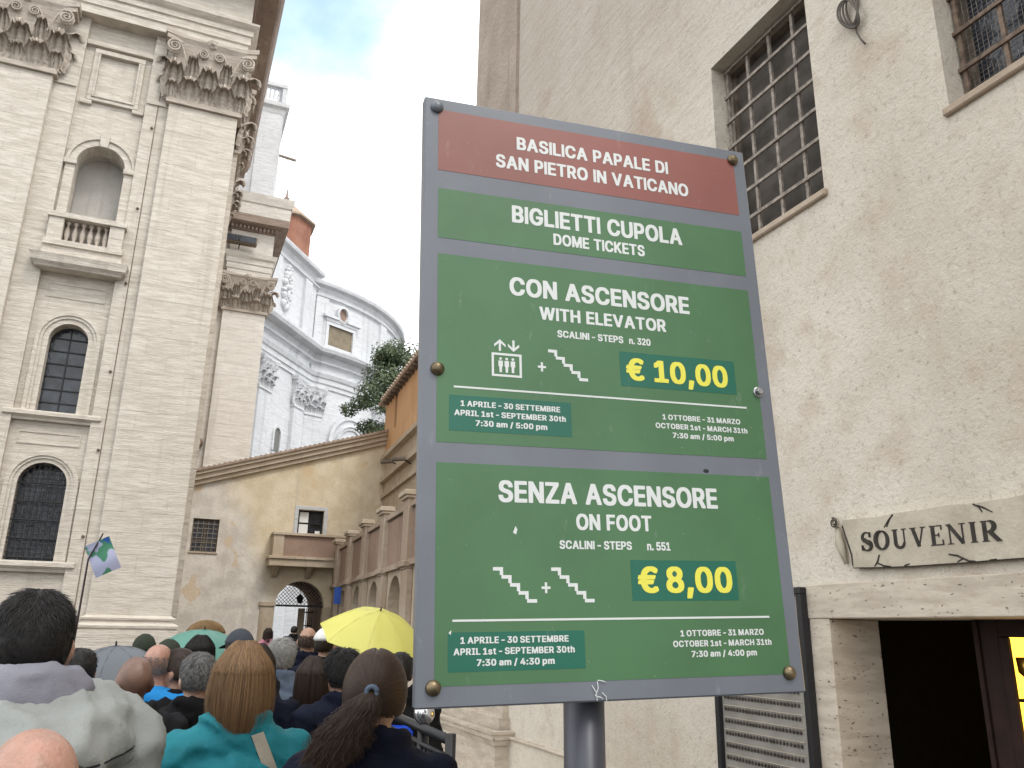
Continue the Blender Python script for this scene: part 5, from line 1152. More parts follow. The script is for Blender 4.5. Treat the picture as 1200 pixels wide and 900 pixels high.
# ------------------------------------------------------------------ people
LOCAL[0] = True
def hull(mb, balls):
    """convex hull of spheres: (centre, radius or (rx, ry, rz))"""
    bm = bmesh.new()
    for c, r in balls:
        rx, ry, rz = r if isinstance(r, tuple) else (r, r, r)
        for j in range(0, 9):
            t = math.pi*j/8; n = 1 if j in (0, 8) else 12
            for i in range(n):
                a = 2*math.pi*i/n; bm.verts.new((c[0]+rx*math.sin(t)*math.cos(a), c[1]+ry*math.sin(t)*math.sin(a), c[2]+rz*math.cos(t)))
    bmesh.ops.convex_hull(bm, input=bm.verts)
    bmesh.ops.delete(bm, geom=[v for v in bm.verts if not v.link_faces], context='VERTS')
    bmesh.ops.recalc_face_normals(bm, faces=bm.faces)
    bm.verts.index_update()
    mb.add([v.co.copy() for v in bm.verts], [tuple(v.index for v in f.verts) for f in bm.faces]); bm.free()
def blend(mb, name, voxel, smooth=4, fac=.6):
    """one continuous skin over overlapping volumes"""
    me = D.meshes.new(name); me.from_pydata(mb.v, [], mb.f)
    o = D.objects.new('t', me); COL.objects.link(o)
    m = o.modifiers.new('r', 'REMESH'); m.mode = 'VOXEL'; m.voxel_size = voxel
    if smooth: s = o.modifiers.new('s', 'SMOOTH'); s.iterations = smooth; s.factor = fac
    dg = bpy.context.evaluated_depsgraph_get(); out = D.meshes.new_from_object(o.evaluated_get(dg)); D.objects.remove(o); D.meshes.remove(me)
    out.name = name
    for p in out.polygons: p.use_smooth = True
    return out
def wrinkle(me, amp, zlo=-9, zhi=9, seed=0., sc=(5, 5, 9)):
    me.update()
    nr = [v.normal.copy() for v in me.vertices]
    for v, n in zip(me.vertices, nr):
        p = Vector((v.co.x*sc[0]+seed, v.co.y*sc[1], v.co.z*sc[2]+v.co.x*4))
        a = 1-abs(noise.noise(p)); b = 1-abs(noise.noise(p*2.1+Vector((3, 1, 5))))
        v.co += n*amp*((a**3)*1.2+.5*b**3-.8)

def arm_pts(s, pose):
    if pose == 'up':        # right hand raised to hold a shaft
        return (s*.185, .0, 1.385), (s*.25, .06, 1.13), (s*.17, .26, 1.27)
    if pose == 'front':
        return (s*.185, .0, 1.385), (s*.245, -.02, 1.11), (s*.13, .21, 1.10)
    return (s*.185, .0, 1.385), (s*.235, -.03, 1.10), (s*.225, .07, .86)
def body_mesh(name, female, poses, voxel=.011):
    mb = MB(); k = .92 if female else 1.
    hull(mb, [((0, -.012, 1.655), (.073, .092, .088)), ((0, .022, 1.63), (.070, .080, .10))])
    hull(mb, [((0, .022, 1.62), (.068, .078, .09)), ((0, .055, 1.545), (.040, .040, .035))])
    hull(mb, [((0, .095, 1.635), .012), ((0, .118, 1.60), .014), ((0, .096, 1.597), (.02, .012, .01))])
    hull(mb, [((-.022, .088, 1.567), .009), ((.022, .088, 1.567), .009), ((0, .095, 1.568), .010)])
    for s in (-1, 1):
        hull(mb, [((s*.074, -.005, 1.645), (.008, .02, .02)), ((s*.080, -.012, 1.62), (.010, .024, .032)), ((s*.074, .0, 1.59), (.007, .012, .012))])
        hull(mb, [((s*.034, .085, 1.648), (.022, .012, .008)), ((s*.034, .086, 1.645), (.02, .012, .01))])
    hull(mb, [((0, -.012, 1.42), .060*k), ((0, .002, 1.57), .054*k)])
    hull(mb, [((-.15*k, -.01, 1.405), .055), ((.15*k, -.01, 1.405), .055), ((0, -.02, 1.47), .06)])
    hull(mb, [((0, -.01, 1.36), (.17*k, .10, .08)), ((0, 0, 1.12), (.135*k, .095, .1))])
    hull(mb, [((0, 0, 1.12), (.135*k, .095, .1)), ((0, -.005, .95), (.165, .115, .12))])
    for s, pose in ((-1, poses[0]), (1, poses[1])):
        a, b, c = arm_pts(s, pose); a = (a[0]*k, a[1], a[2])
        hull(mb, [(a, .052*k), (b, .041*k)]); hull(mb, [(b, .040*k), (c, .027*k)])
        B, Cc = Vector(b), Vector(c); d = (Cc-B).normalized(); side = Vector((0, 0, 1)).cross(d); side = side.normalized() if side.length > .2 else Vector((0, 1, 0))
        nrm = d.cross(side)
        palm = Cc+d*.055; hull(mb, [(tuple(Cc+d*.01), .024), (tuple(palm+side*.028), .017), (tuple(palm-side*.028), .017)])
        for f in range(4):
            o = palm+side*(.031-.0207*f)+d*.008; L = (.030, .036, .034, .026)[f]
            curl = .9 if pose != 'down' else .35
            p1 = o+d*L; d2 = (d*math.cos(curl)+nrm*math.sin(curl)*s).normalized(); p2 = p1+d2*L*.75; d3 = (d*math.cos(2*curl)+nrm*math.sin(2*curl)*s).normalized(); p3 = p2+d3*L*.6
            hull(mb, [(tuple(o), .0095), (tuple(p1), .009)]); hull(mb, [(tuple(p1), .009), (tuple(p2), .0083)]); hull(mb, [(tuple(p2), .0083), (tuple(p3), .0075)])
        t0 = Cc+d*.025+side*.022; t1 = t0+(d*.6+side*.8).normalized()*.035; t2 = t1+(d*.9+nrm*.4*s).normalized()*.03
        hull(mb, [(tuple(t0), .012), (tuple(t1), .0105)]); hull(mb, [(tuple(t1), .0105), (tuple(t2), .009)])
        hull(mb, [((s*.085, 0, .93), .085), ((s*.095, .012, .50), .056)]); hull(mb, [((s*.095, .012, .50), .055), ((s*.1, -.01, .33), .052)]); hull(mb, [((s*.1, -.01, .33), .052), ((s*.1, -.02, .09), .036)])
        hull(mb, [((s*.1, -.04, .045), .038), ((s*.108, .12, .03), (.04, .05, .028))])
    return blend(mb, name, voxel, 3, .5)
def jacket_mesh(name, female, poses, kind, voxel=.013, hem=.80):
    mb = MB(); k = .93 if female else 1.03; zz0 = 0.
    if kind == 'hood': k = 1.24; zz0 = .02
    hull(mb, [((-.16*k, -.015, 1.425), .066), ((.16*k, -.015, 1.425), .066), ((0, -.035, 1.475+zz0), (.085, .075, .06))])
    if kind == 'hood':
        for s in (-1, 1): hull(mb, [((s*.12, -.03, 1.50), .07), ((s*.235, -.005, 1.40), .085), ((s*.29, -.02, 1.12), .075), ((0, -.02, 1.2), .13)])
    hull(mb, [((0, -.015, 1.35), (.195*k, .130, .10)), ((0, -.005, 1.10), (.185*k, .135, .1))])
    hull(mb, [((0, -.005, 1.10), (.185*k, .135, .1)), ((0, -.005, hem), (.205*k, .145, .03))])
    for s, pose in ((-1, poses[0]), (1, poses[1])):
        a, b, c = arm_pts(s, pose); a = (a[0]*k+s*.005, a[1]-.005, a[2]+.035)
        hull(mb, [(a, .075), (b, .062)]); hull(mb, [(b, .062), (c, .047)])
    if kind == 'collar':
        pts = [(.095*math.sin(t), -.012-.085*math.cos(t), 1.528-.016*(1-math.cos(t))) for t in [(-1+2*i/12)*2.5 for i in range(13)]]
        for p, q in zip(pts, pts[1:]): hull(mb, [(p, (.016, .016, .036)), (q, (.016, .016, .036))])
    if kind == 'hood':
        n = 15
        for lo, (rr, zz, rad, back) in enumerate(((.135, 1.545, .040, .055), (.172, 1.515, .042, .085), (.195, 1.470, .038, .115))):
            pts = []
            for i in range(n):
                t = (-1+2*i/(n-1))*2.4; wgt = .5+.5*math.cos(t); pts.append(((rr*math.sin(t), -.01-rr*.62*math.cos(t)-back*wgt*.75, zz-.02*(1-wgt)**2-.055*wgt), rad*(.75+.3*wgt)))
            for p, q in zip(pts, pts[1:]): hull(mb, [p, q])
    me = blend(mb, name, voxel, 5, .6)
    return me
def hoodlining_mesh():
    mb = MB(); n = 17; pts = []
    for i in range(n):
        t = (-1+2*i/(n-1))*2.55; wgt = .5+.5*math.cos(t); pts.append(((.096*math.sin(t), -.012-.078*math.cos(t)-.035*wgt, 1.545-.045*(1-wgt)-.008*wgt), (.030+.016*wgt, .028+.012*wgt, .034+.028*wgt)))
    for p, q in zip(pts, pts[1:]): hull(mb, [p, q])
    me = blend(mb, 'hood_lining', .011, 4, .6); wrinkle(me, .012, seed=4, sc=(9, 9, 14)); return me
def trousers_mesh(name):
    mb = MB()
    hull(mb, [((0, -.005, .98), (.165, .12, .06)), ((0, -.005, .86), (.175, .125, .08))])
    for s in (-1, 1): hull(mb, [((s*.088, 0, .86), .098), ((s*.098, .01, .48), .075)]); hull(mb, [((s*.098, .01, .48), .075), ((s*.102, -.015, .11), .066)])
    me = blend(mb, name, .016, 4); wrinkle(me, .008, seed=9); return me
def shoe_mesh():
    mb = MB(); hull(mb, [((0, -.05, .05), (.046, .05, .05)), ((.006, .13, .034), (.05, .06, .034))]); return blend(mb, 'shoe', .012, 2)

BODY, TOP = {}, {}
def get_body(fem, poses):
    k = (fem, poses)
    if k not in BODY: BODY[k] = body_mesh('body', fem, poses)
    return BODY[k]
def get_top(fem, poses, kind):
    k = (fem, poses, kind)
    if k not in TOP:
        me = jacket_mesh('jacket', fem, poses, kind); wrinkle(me, .016 if kind != 'shirt' else .008, seed=len(TOP)*3.7); wrinkle(me, .007, seed=len(TOP)*2.3+9, sc=(11, 9, 7)); TOP[k] = me
        if kind == 'hood': wrinkle(me, .006, seed=5.5, sc=(10, 10, 4)); wrinkle(me, .0022, seed=8.5, sc=(20, 20, 9))
    return TOP[k]
TROU = trousers_mesh('trousers'); SHOE = shoe_mesh(); LINING = hoodlining_mesh()
def skin(name, col, sss=True):
    m = Mat(name); n = m.noise(22, 4, .6, coord='O'); n2 = m.noise(130, 3, .6, coord='O')
    c = m.mix(m.ramp(n, .35, .65), tuple(x*.86 for x in col), tuple(min(1, x*1.08) for x in col)); c = m.mix(m.math('MULTIPLY', m.ramp(n, .55, .75), .35), c, (col[0]*.95, col[1]*.7, col[2]*.65))
    sp_ = m.noise(420, 2, .5, coord='O'); c = m.mix(m.math('MULTIPLY', m.ramp(sp_, .6, .7), .3), c, tuple(x*.55 for x in col)); mm = m.done(c, .40, m.bump(n2, .002), .45); m.b.inputs['Subsurface Weight'].default_value = .12; m.b.inputs['Subsurface Radius'].default_value = (.02, .008, .004); return mm
SK = {'pink': skin('pink_skin', (.36, .20, .15)), 'fair': skin('fair_skin', (.52, .33, .25)), 'tan': skin('tan_skin', (.34, .195, .135)), 'brown': skin('brown_skin', (.15, .085, .062))}
def cloth(name, col, rough=.8, var=.18, weave=260, sheen=0.):
    m = Mat(name); n = m.noise(5, 4, .6, coord='O'); wv = m.noise(weave, 2, .5, coord='O')
    c = m.mix(m.ramp(n, .3, .7), tuple(x*(1-var) for x in col), tuple(min(1, x*(1+var)) for x in col))
    return m.done(c, rough, m.bump(m.math('ADD', wv, m.noise(46, 4, .6, coord='O')), .0012), .12)
CL = {'sage': cloth('sage_rain_jacket', (.245, .258, .250), .55, .06), 'lining': cloth('grey_jersey', (.20, .20, .235), .9), 'teal': cloth('teal_jacket', (.012, .135, .165), .6), 'navy': cloth('dark_navy_jacket', (.0045, .006, .015), .8), 'black': cloth('black_jacket', (.006, .006, .007), .8),
      'blue': cloth('bright_blue_shirt', (.02, .22, .55), .7), 'denim': cloth('pale_denim', (.10, .13, .18), .85), 'olive': cloth('dark_olive_jacket', (.030, .036, .026), .8), 'charcoal': cloth('charcoal_coat', (.016, .017, .020), .85), 'cobalt': cloth('cobalt_jacket', (.012, .05, .40), .6), 'pinkc': cloth('pink_top', (.42, .16, .22), .8), 'jeans': cloth('dark_jeans', (.02, .025, .045), .9), 'khaki': cloth('khaki_trousers', (.16, .13, .09), .9), 'beige': cloth('beige_strap_webbing', (.30, .27, .22), .8), 'capnavy': cloth('navy_cap_cloth', (.012, .018, .05), .8), 'capwhite': cloth('white_cap_cloth', (.65, .65, .64), .8), 'straw': cloth('tan_straw', (.155, .098, .048), .9, .3, 120), 'capgrey': cloth('slate_cap_cloth', (.045, .05, .06), .85)}
def hairmat(name, a, b):
    m = Mat(name); n2 = m.noise(9, 3, .5, coord='O'); at = m.N.new('ShaderNodeAttribute'); at.attribute_name = 'strand'
    c = m.mix(m.ramp(m.math('ADD', m.math('MULTIPLY', at.outputs['Fac'], .75), m.math('MULTIPLY', n2, .4)), .15, .95), a, b); return m.done(c, .5, None, .22)
HM = {'black': hairmat('black_hair', (.005, .0045, .0045), (.014, .012, .011)), 'brown': hairmat('dark_brown_hair', (.011, .007, .005), (.036, .022, .015)), 'blonde': hairmat('dark_blonde_hair', (.075, .042, .021), (.205, .120, .058)), 'chestnut': hairmat('chestnut_hair', (.014, .008, .0055), (.050, .028, .018)), 'grey': hairmat('salt_and_pepper_hair', (.018, .018, .019), (.15, .147, .143)), 'silver': hairmat('silver_hair', (.13, .13, .125), (.40, .39, .37))}
HC = Vector((0, -.003, 1.645))                       # middle of the skull
SR = Vector((.079, .107, .106))
def on_skull(az, el, off=0.):
    """az 0 = back of head, +90 = right; el from the crown downwards in degrees"""
    a, e = R(az), R(el); v = Vector((math.sin(e)*math.sin(a), -math.sin(e)*math.cos(a), math.cos(e)))
    return HC+Vector((v.x*(SR.x+off), v.y*(SR.y+off), v.z*(SR.z+off))), v
def ribbon(mb, pts, w, nrm0):
    """thin three-sided strand"""
    NL = nrm0 if isinstance(nrm0, list) else None; nrm = nrm0
    n = len(pts); vs = []; b0 = len(mb.v); rv = random.random()
    for q_ in range(3*n): mb.r[b0+q_] = rv
    for i, p in enumerate(pts):
        if NL: nrm = NL[i]
        t = (pts[min(i+1, n-1)]-pts[max(i-1, 0)])
        t = t.normalized() if t.length > 1e-6 else Vector((0, 0, -1)); s = t.cross(nrm); s = s.normalized() if s.length > 1e-4 else Vector((1, 0, 0)); ww = w*(1-.65*(i/(n-1))**2)
        vs += [p-s*ww, p+nrm*ww*.9, p+s*ww]
    fs = []
    for i in range(n-1):
        a = i*3; fs += [(a, a+1, a+4, a+3), (a+1, a+2, a+5, a+4)]
    mb.add(vs, fs)
def front_limit(az):            # lowest hair elevation (deg from crown) by azimuth
    a = abs(((az+180) % 360)-180)
    if a < 75: return 122
    if a < 110: return 122-(a-75)*1.1
    return 83-(a-110)*.42
def cap_shell(mb, lim, off, nu=40, nv=16, wob=.004, seed=1):
    rnd = random.Random(seed); vs = []; fs = []
    for j in range(nv+1):
        for i in range(nu):
            az = 360*i/nu; el = lim(az)*max(.02, j/nv); p, v = on_skull(az, el, off*(1 if j < nv else .25)+wob*noise.noise(v_*7 if (v_ := on_skull(az, el)[1]) else Vector())); vs.append(p)
    for j in range(nv):
        for i in range(nu):
            l = (i+1) % nu; fs.append((j*nu+i, (j+1)*nu+i, (j+1)*nu+l, j*nu+l))
    fs.append(tuple(range(nu))); mb.add(vs, fs)
def hair_short(mb, n, length, off=.008, seed=0, curl=0., lim=front_limit, w=.0011, lift=.35, elmin=0):
    rnd = random.Random(seed); cap_shell(mb, lim, off)
    for k in range(n):
        az = rnd.uniform(0, 360); L0 = lim(az); el = max(elmin, L0*math.sqrt(rnd.random())); p, v = on_skull(az, el, off*.6)
        # flow away from the crown whorl, downwards
        a = R(az); down = Vector((math.sin(a)*math.cos(R(el)), -math.cos(a)*math.cos(R(el)), -math.sin(R(el)))); side = v.cross(down)
        tw = side*rnd.gauss(.25*math.sin(az*.11), .3); d = (down+tw+v*rnd.uniform(.12, lift+.12)).normalized(); L = length*rnd.uniform(.5, 1.2)*(1 if el < 50 else max(.32, 1-(el-50)/55))
        pts = []; ph = rnd.uniform(0, 6.28)
        for i in range(5):
            s = i/4*L; q = p+d*s-v*(s*s/L*.18)
            if curl: q += (side*math.cos(ph+i*1.9)+v*abs(math.sin(ph+i*1.9)))*curl
            pts.append(q)
        ribbon(mb, pts, w*rnd.uniform(.8, 1.3), v)
def hair_bob(mb, n, zend, seed, width=.105):
    rnd = random.Random(seed); W_ = .0008 if n > 5000 else .0014
    cap_shell(mb, lambda az: 100 if abs(((az+180) % 360)-180) < 120 else 62, .003, wob=0.)
    # inner mass so that no gaps show
    hullm = MB(); hull(mb, [((0, -.035, 1.64), (.082, .075, .09)), ((0, -.045, zend+.035), (.088, .06, .03))])
    for k in range(n):
        az = rnd.uniform(-138, 138); el0 = rnd.uniform(2, 60) if abs(az) < 110 else rnd.uniform(4, 42); p, v = on_skull(az, el0, .006+.006*rnd.random()); pts = [p]; NN = [v]; el = el0; off = .005+.011*rnd.random()
        tgt = 84
        while el < tgt:
            el += 13; q, v2 = on_skull(az+rnd.gauss(0, 1.2), min(el, tgt), off+.004*math.sin(el*.1)); pts.append(q); NN.append(v2)
        end = zend+rnd.uniform(-.012, .014)+.012*abs(az)/138; q = pts[-1]; out = Vector((v2.x, v2.y, 0)).normalized()
        for i in range(1, 6):
            s = i/5; bulge = .010*math.sin(s*math.pi*.75)-.024*s*s
            pts.append(Vector((q.x*(1+.05*s), q.y*(1-.02*s), q.z+(end-q.z)*s))+out*bulge); NN.append(out)
        fl = rnd.random() < .03
        if fl: pts = [p_+NN[i_]*(.016*i_/len(pts)) for i_, p_ in enumerate(pts)]
        ribbon(mb, pts, (W_ if not fl else .0005)*rnd.uniform(.8, 1.4), NN)
def hair_pony(mb, n, seed, tie=(0, -.118, 1.655)):
    rnd = random.Random(seed); T = Vector(tie); cap_shell(mb, front_limit, .008)
    for k in range(n):
        az = rnd.uniform(-165, 165); el = front_limit(az)*rnd.uniform(.25, 1.0); p, v = on_skull(az, el, .007); pts = []
        for i in range(8):
            s = i/7; q = p.lerp(T, s); w_ = q-HC; m_ = math.sqrt((w_.x/(SR.x+.012))**2+(w_.y/(SR.y+.012))**2+(w_.z/(SR.z+.012))**2)
            if m_ < 1: q = HC+w_/max(m_, .2)
            pts.append(q)
        ribbon(mb, pts, .0009*rnd.uniform(.8, 1.3), v)
    for k in range(n//2):
        a = rnd.uniform(0, 6.28); r = math.sqrt(rnd.random()); L = rnd.uniform(.8, 1.08); pts = []
        for i in range(10):
            s = i/9*L; fly = 1+.5*(rnd.random() < .06); sp = .012+.056*fly*math.sin(min(1, s)*math.pi*.62); pts.append(Vector((T.x-.105*s**1.2+sp*r*math.cos(a)+.004*math.sin(s*9+a), T.y-.030*math.sin(min(s*2.4, 1)*math.pi/2)+.006*s+sp*.6*r*math.sin(a), T.z-.165*s+.012*math.sin(s*4))))
        ribbon(mb, pts, .0009*rnd.uniform(.8, 1.3), Vector((math.cos(a), math.sin(a)-.5, .2)).normalized())
def hair_long(mb, n, zend, seed):
    hair_bob(mb, n, zend, seed)

PEOPLE = []
def person(px, ptop, dist, label, fem=False, poses=('down', 'down'), skin_='fair', top='black', kind='collar', hair=None, hcol='brown', hn=1500, hl=.035, turn=0., bottom='jeans', group='visitors queueing for the dome', extra=None, hat_h=.02, seed=1, lean=0., wscale=1.):
    d = ray(px, ptop); h_ = math.hypot(d.x, d.y); k = dist/h_; x, y, ztop = d.x*k, d.y*k, CZ+d.z*k
    sc_ = ztop/(1.75+hat_h)
    root = D.objects.new('person', None); COL.objects.link(root); root.location = (x, y, 0); root.scale = (sc_*wscale, sc_*wscale, sc_); root.empty_display_size = .2
    root.rotation_euler = (0, 0, -math.atan2(x, y)+R(turn)); tag(root, label, 'person', group)
    def ob(name, me, mat, par=root):
        o = D.objects.new(name, me); COL.objects.link(o); o.parent = par
        if len(me.materials) == 0: me.materials.append(mat)
        o.material_slots[0].link = 'OBJECT'; o.material_slots[0].material = mat; return o
    b = ob('body', get_body(fem, poses), SK[skin_])
    j = ob('jacket' if kind != 'shirt' else 'shirt', get_top(fem, poses, kind), CL[top])
    ob('trousers', TROU, CL[bottom])
    for s in (-1, 1): o = ob('shoe', SHOE, CL['black']); o.location = (s*.104, 0, 0)
    e = MB(); 
    for s in (-1, 1): e.ball((s*.033, .089, 1.638), .0115, 10, 8)
    ob('eyes', e.mesh('eyes', True), EYE)
    if hair:
        mb = MB(); hair(mb); hm_ = mb.mesh('hair', True, recalc=False); at_ = hm_.attributes.new('strand', 'FLOAT', 'POINT'); at_.data.foreach_set('value', [mb.r.get(i, .5) for i in range(len(hm_.vertices))]); ho = ob('hair', hm_, HM[hcol])
    if extra: extra(root, ob, j)
    PEOPLE.append(root); return root
EYE = simple('eye', (.55, .53, .5), .2, 0, .1, 90)
fringe_lim = front_limit
def bald(n, seed, thick=.0006):
    """short fringe round a bald crown"""
    def f(mb):
        rnd = random.Random(seed)
        for k in range(n):
            az = rnd.uniform(-118, 118); el = rnd.uniform(72, front_limit(az)); p, v = on_skull(az, el, .0005); ribbon(mb, [p, p+v*.002+Vector((0, 0, -.004)), p+v*.002+Vector((0, 0, -.008))], thick, v)
    return f
def stubble(n, seed):
    def f(mb):
        rnd = random.Random(seed)
        for k in range(n):
            az = rnd.uniform(0, 360); el = front_limit(az)*math.sqrt(rnd.random())*.98; p, v = on_skull(az, el, -.002); ribbon(mb, [p, p+v*.004+Vector((0, 0, -.001))], .0004, v.orthogonal().normalized())
    return f
def cap_hat(front, col, bcol, white=False):
    def f(root, ob, j):
        m = MB(); cap_shell(m, lambda az: 78, .017, wob=0.); o = ob('cap', m.mesh('cap', True), CL[col])
        m = MB(); vs = []; fs = []; n = 14
        for r_ in range(3):
            for i in range(n):
                a = (-1+2*i/(n-1))*1.15; rr = (0, .045, .085)[r_]*math.cos(a*.85); q, v = on_skull(180+a*57.3, 78, .016); vs.append(q+Vector((v.x, v.y, 0)).normalized()*rr*front+Vector((0, 0, -.012*r_)))
        for r_ in range(2):
            for i in range(n-1): a = r_*n+i; fs.append((a, a+1, a+n+1, a+n))
        b2 = [v+Vector((0, 0, -.006)) for v in vs]; m.add(vs, fs); m.add(b2, [tuple(reversed(f)) for f in fs]); ob('cap_brim', m.mesh('cap_brim', True), CL[bcol], o)
    return f
# 1 tall man in the sage jacket
def man_hood(root, ob, j):
    ob('hood_lining', LINING, CL['lining'])
    m = MB()
    bv = BVHTree.FromPolygons([v.co.copy() for v in j.data.vertices], [tuple(p.vertices) for p in j.data.polygons])
    def surf(x, z): h = bv.ray_cast(Vector((x, -2, z)), Vector((0, 1, 0))); return h[0]+Vector((0, -.001, 0)) if h[0] else None
    rng = [p for p in ((.02+.205*math.sin(t), 1.462-.066*(.5+.5*math.cos(t))) for t in [(-1+2*i/24)*1.35 for i in range(25)])]
    for line in (rng, [(-.20+.02*i, 1.30+.012*math.sin(i)) for i in range(21)], [(.175, 1.29-.02*i) for i in range(12)], [(-.175, 1.29-.02*i) for i in range(12)]):
        pts = [p for p in (surf(*q) for q in line) if p]
        if len(pts) > 2: m.tube(pts, .0022, 5)
    ob('seam', m.mesh('seam', True), CL['charcoal'], j)
person(49, 683, 2.3, 'tall dark haired man in a hooded sage grey rain jacket', skin_='tan', top='sage', kind='hood', hair=lambda mb: hair_short(mb, 9000, .034, .003, 1, lift=.26, w=.0008), hcol='black', turn=8, hat_h=.018, extra=man_hood)
# 2 bald man at the bottom left corner
person(46, 846, 1.5, 'bald man whose pink bare crown is nearest in the bottom left corner', skin_='pink', top='charcoal', hair=bald(2500, 2), hcol='grey', hat_h=0., turn=5)
# guide with the flag
person(97, 757, 5.0, 'dark haired guide holding up the small flag on a thin stick', poses=('down', 'up'), skin_='tan', top='black', hair=lambda mb: hair_short(mb, 900, .04, .01, 3, w=.002), hcol='black')
person(161, 767, 4.0, 'brown skinned man with a shaved head between grey umbrella and blue shirt', skin_='brown', top='charcoal', kind='collar', hat_h=0., turn=20)
person(189, 753, 4.9, 'bald man in a bright blue shirt', skin_='pink', top='blue', kind='shirt', hair=bald(2200, 5, .0007), hcol='grey', hat_h=0., turn=-25)
def beanie(col):
    def f(root, ob, j): m = MB(); cap_shell(m, lambda az: 100 if abs(((az+180) % 360)-180) < 100 else 70, .016, wob=.004); ob('beanie', m.mesh('beanie', True), CL[col])
    return f
person(199, 748, 6.2, 'person in a dark olive hood behind the blue shirted bald man', skin_='tan', top='olive', kind='hood', extra=beanie('olive'), poses=('down', 'front'))
person(171, 742, 7.4, 'person in a dark olive knitted cap beside the grey umbrella', skin_='fair', top='charcoal', extra=beanie('olive'))
person(237, 741, 6.2, 'woman with straight black hair in front of the green umbrella', fem=True, skin_='tan', top='black', hair=lambda mb: hair_bob(mb, 700, 1.44, 6), hcol='black', turn=-35, hat_h=.03)
def straw_hat(root, ob, j):
    m = MB(); m.lathe([(.16, 1.66), (.195, 1.672), (.19, 1.695), (.155, 1.745), (.105, 1.778), (.05, 1.797), (.002, 1.803)], (0, .004, 0), 24); ob('hat', m.mesh('hat', True), CL['straw'])
person(243, 726, 9.3, 'person in a wide tan hat behind the green umbrella', skin_='fair', top='olive', extra=straw_hat, hair=lambda mb: hair_short(mb, 300, .03, .006, 7, w=.003), hat_h=.055)
person(236, 760, 4.2, 'man with short salt and pepper hair in a black jacket', skin_='fair', top='black', hair=lambda mb: hair_short(mb, 3600, .028, .007, 8, curl=.003, w=.0013), hcol='grey', turn=12, hat_h=.025)
def bag_strap(root, ob, j):
    me = j.data; bv = BVHTree.FromPolygons([v.co.copy() for v in me.vertices], [tuple(p.vertices) for p in me.polygons]); m = MB(); L = []
    for i in range(26):
        s = i/25; x = min(.19, .05+.3*s); z = 1.50-.62*s; h = bv.ray_cast(Vector((x, -2, z)), Vector((0, 1, 0)))
        if h[0]: L.append(h[0]+Vector((0, -.004, 0)))
    L = [(L[max(0, i-2)]+L[max(0, i-1)]+L[i]+L[min(len(L)-1, i+1)]+L[min(len(L)-1, i+2)])/5+Vector((0, -.004, 0)) for i in range(len(L))]
    vs = []
    for p in L: vs += [p+Vector((-.018, 0, -.006)), p+Vector((.018, 0, .006)), p+Vector((.018, .006, .006)), p+Vector((-.018, .006, -.006))]
    fs = []
    for i in range(len(L)-1):
        for k in range(4): l = (k+1) % 4; fs.append((i*4+k, i*4+l, i*4+4+l, i*4+4+k))
    m.add(vs, fs); ob('bag_strap', m.mesh('bag_strap'), CL['beige'])
    m = MB(); m.box(Frame((.24, -.02, .72), (1, 0, 0), (0, 0, 1), (0, 1, 0)), -.06, .06, 0, .28, -.13, .13); ob('shoulder_bag', m.mesh('shoulder_bag', False, .03), CL['charcoal'])
person(289, 745, 2.9, 'woman with a dark blonde bob in a teal jacket with a pale bag strap', fem=True, skin_='fair', top='teal', hair=lambda mb: hair_bob(mb, 11000, 1.492, 10), hcol='blonde', turn=4, hat_h=.03, extra=bag_strap)
person(283, 734, 5.6, 'person in a slate grey cap just behind the blonde bob', skin_='fair', top='charcoal', hair=lambda mb: hair_short(mb, 400, .03, .004, 11, w=.003), hcol='brown', extra=cap_hat(1, 'capgrey', 'capgrey'), hat_h=.03)
person(332, 743, 6.0, 'grey curly haired person in a pale denim jacket', fem=True, skin_='fair', top='denim', hair=lambda mb: hair_short(mb, 5200, .05, .014, 12, curl=.009, w=.0011, lift=.7), hcol='silver', hat_h=.05)
person(362, 734, 7.3, 'balding man with a dark fringe in a navy jacket left of the white cap', skin_='tan', top='navy', hair=bald(2200, 13, .0014), hcol='brown', hat_h=0.)
person(384, 733, 6.7, 'person in a white and navy cap next to the yellow umbrella', skin_='fair', top='navy', hair=lambda mb: hair_short(mb, 400, .03, .004, 14, w=.003), hcol='brown', extra=cap_hat(1, 'capwhite', 'capnavy'), turn=-30, hat_h=.03)
person(369, 765, 4.7, 'woman with shoulder length dark brown hair in black', fem=True, skin_='tan', top='black', hair=lambda mb: hair_bob(mb, 1300, 1.43, 15), hcol='brown', hat_h=.03, turn=-10)
person(405, 754, 4.3, 'man with thick wavy dark hair in a black jacket', skin_='tan', top='navy', hair=lambda mb: hair_short(mb, 3000, .05, .014, 16, curl=.006, w=.0016, lift=.5), hcol='black', turn=28, hat_h=.04)
def backpack(root, ob, j):
    m = MB(); m.box(Frame((0, -.20, 1.0), (1, 0, 0), (0, 0, 1), (0, 1, 0)), -.13, .10, 0, .33, -.07, .09); ob('backpack', m.mesh('backpack', False, .035), CL['cobalt'])
def hair_tie(root, ob, j):
    m = MB(); m.tube([(.014*math.cos(a), -.128, 1.652+.014*math.sin(a)) for a in [i/12*6.2832 for i in range(13)]], .007, 8); ob('hair_tie', m.mesh('hair_tie', True), CL['denim'])
person(443, 757, 2.4, 'woman with a chestnut ponytail in a dark navy jacket', fem=True, skin_='fair', top='navy', kind='collar', hair=lambda mb: hair_pony(mb, 7500, 17), hcol='chestnut', turn=-4, hat_h=.018, extra=hair_tie, wscale=1.0)
person(470, 762, 5.2, 'dark haired person with a cobalt blue backpack holding the yellow umbrella', poses=('up', 'down'), skin_='fair', top='black', extra=backpack, hair=lambda mb: hair_short(mb, 800, .04, .01, 18, w=.002), hcol='black')
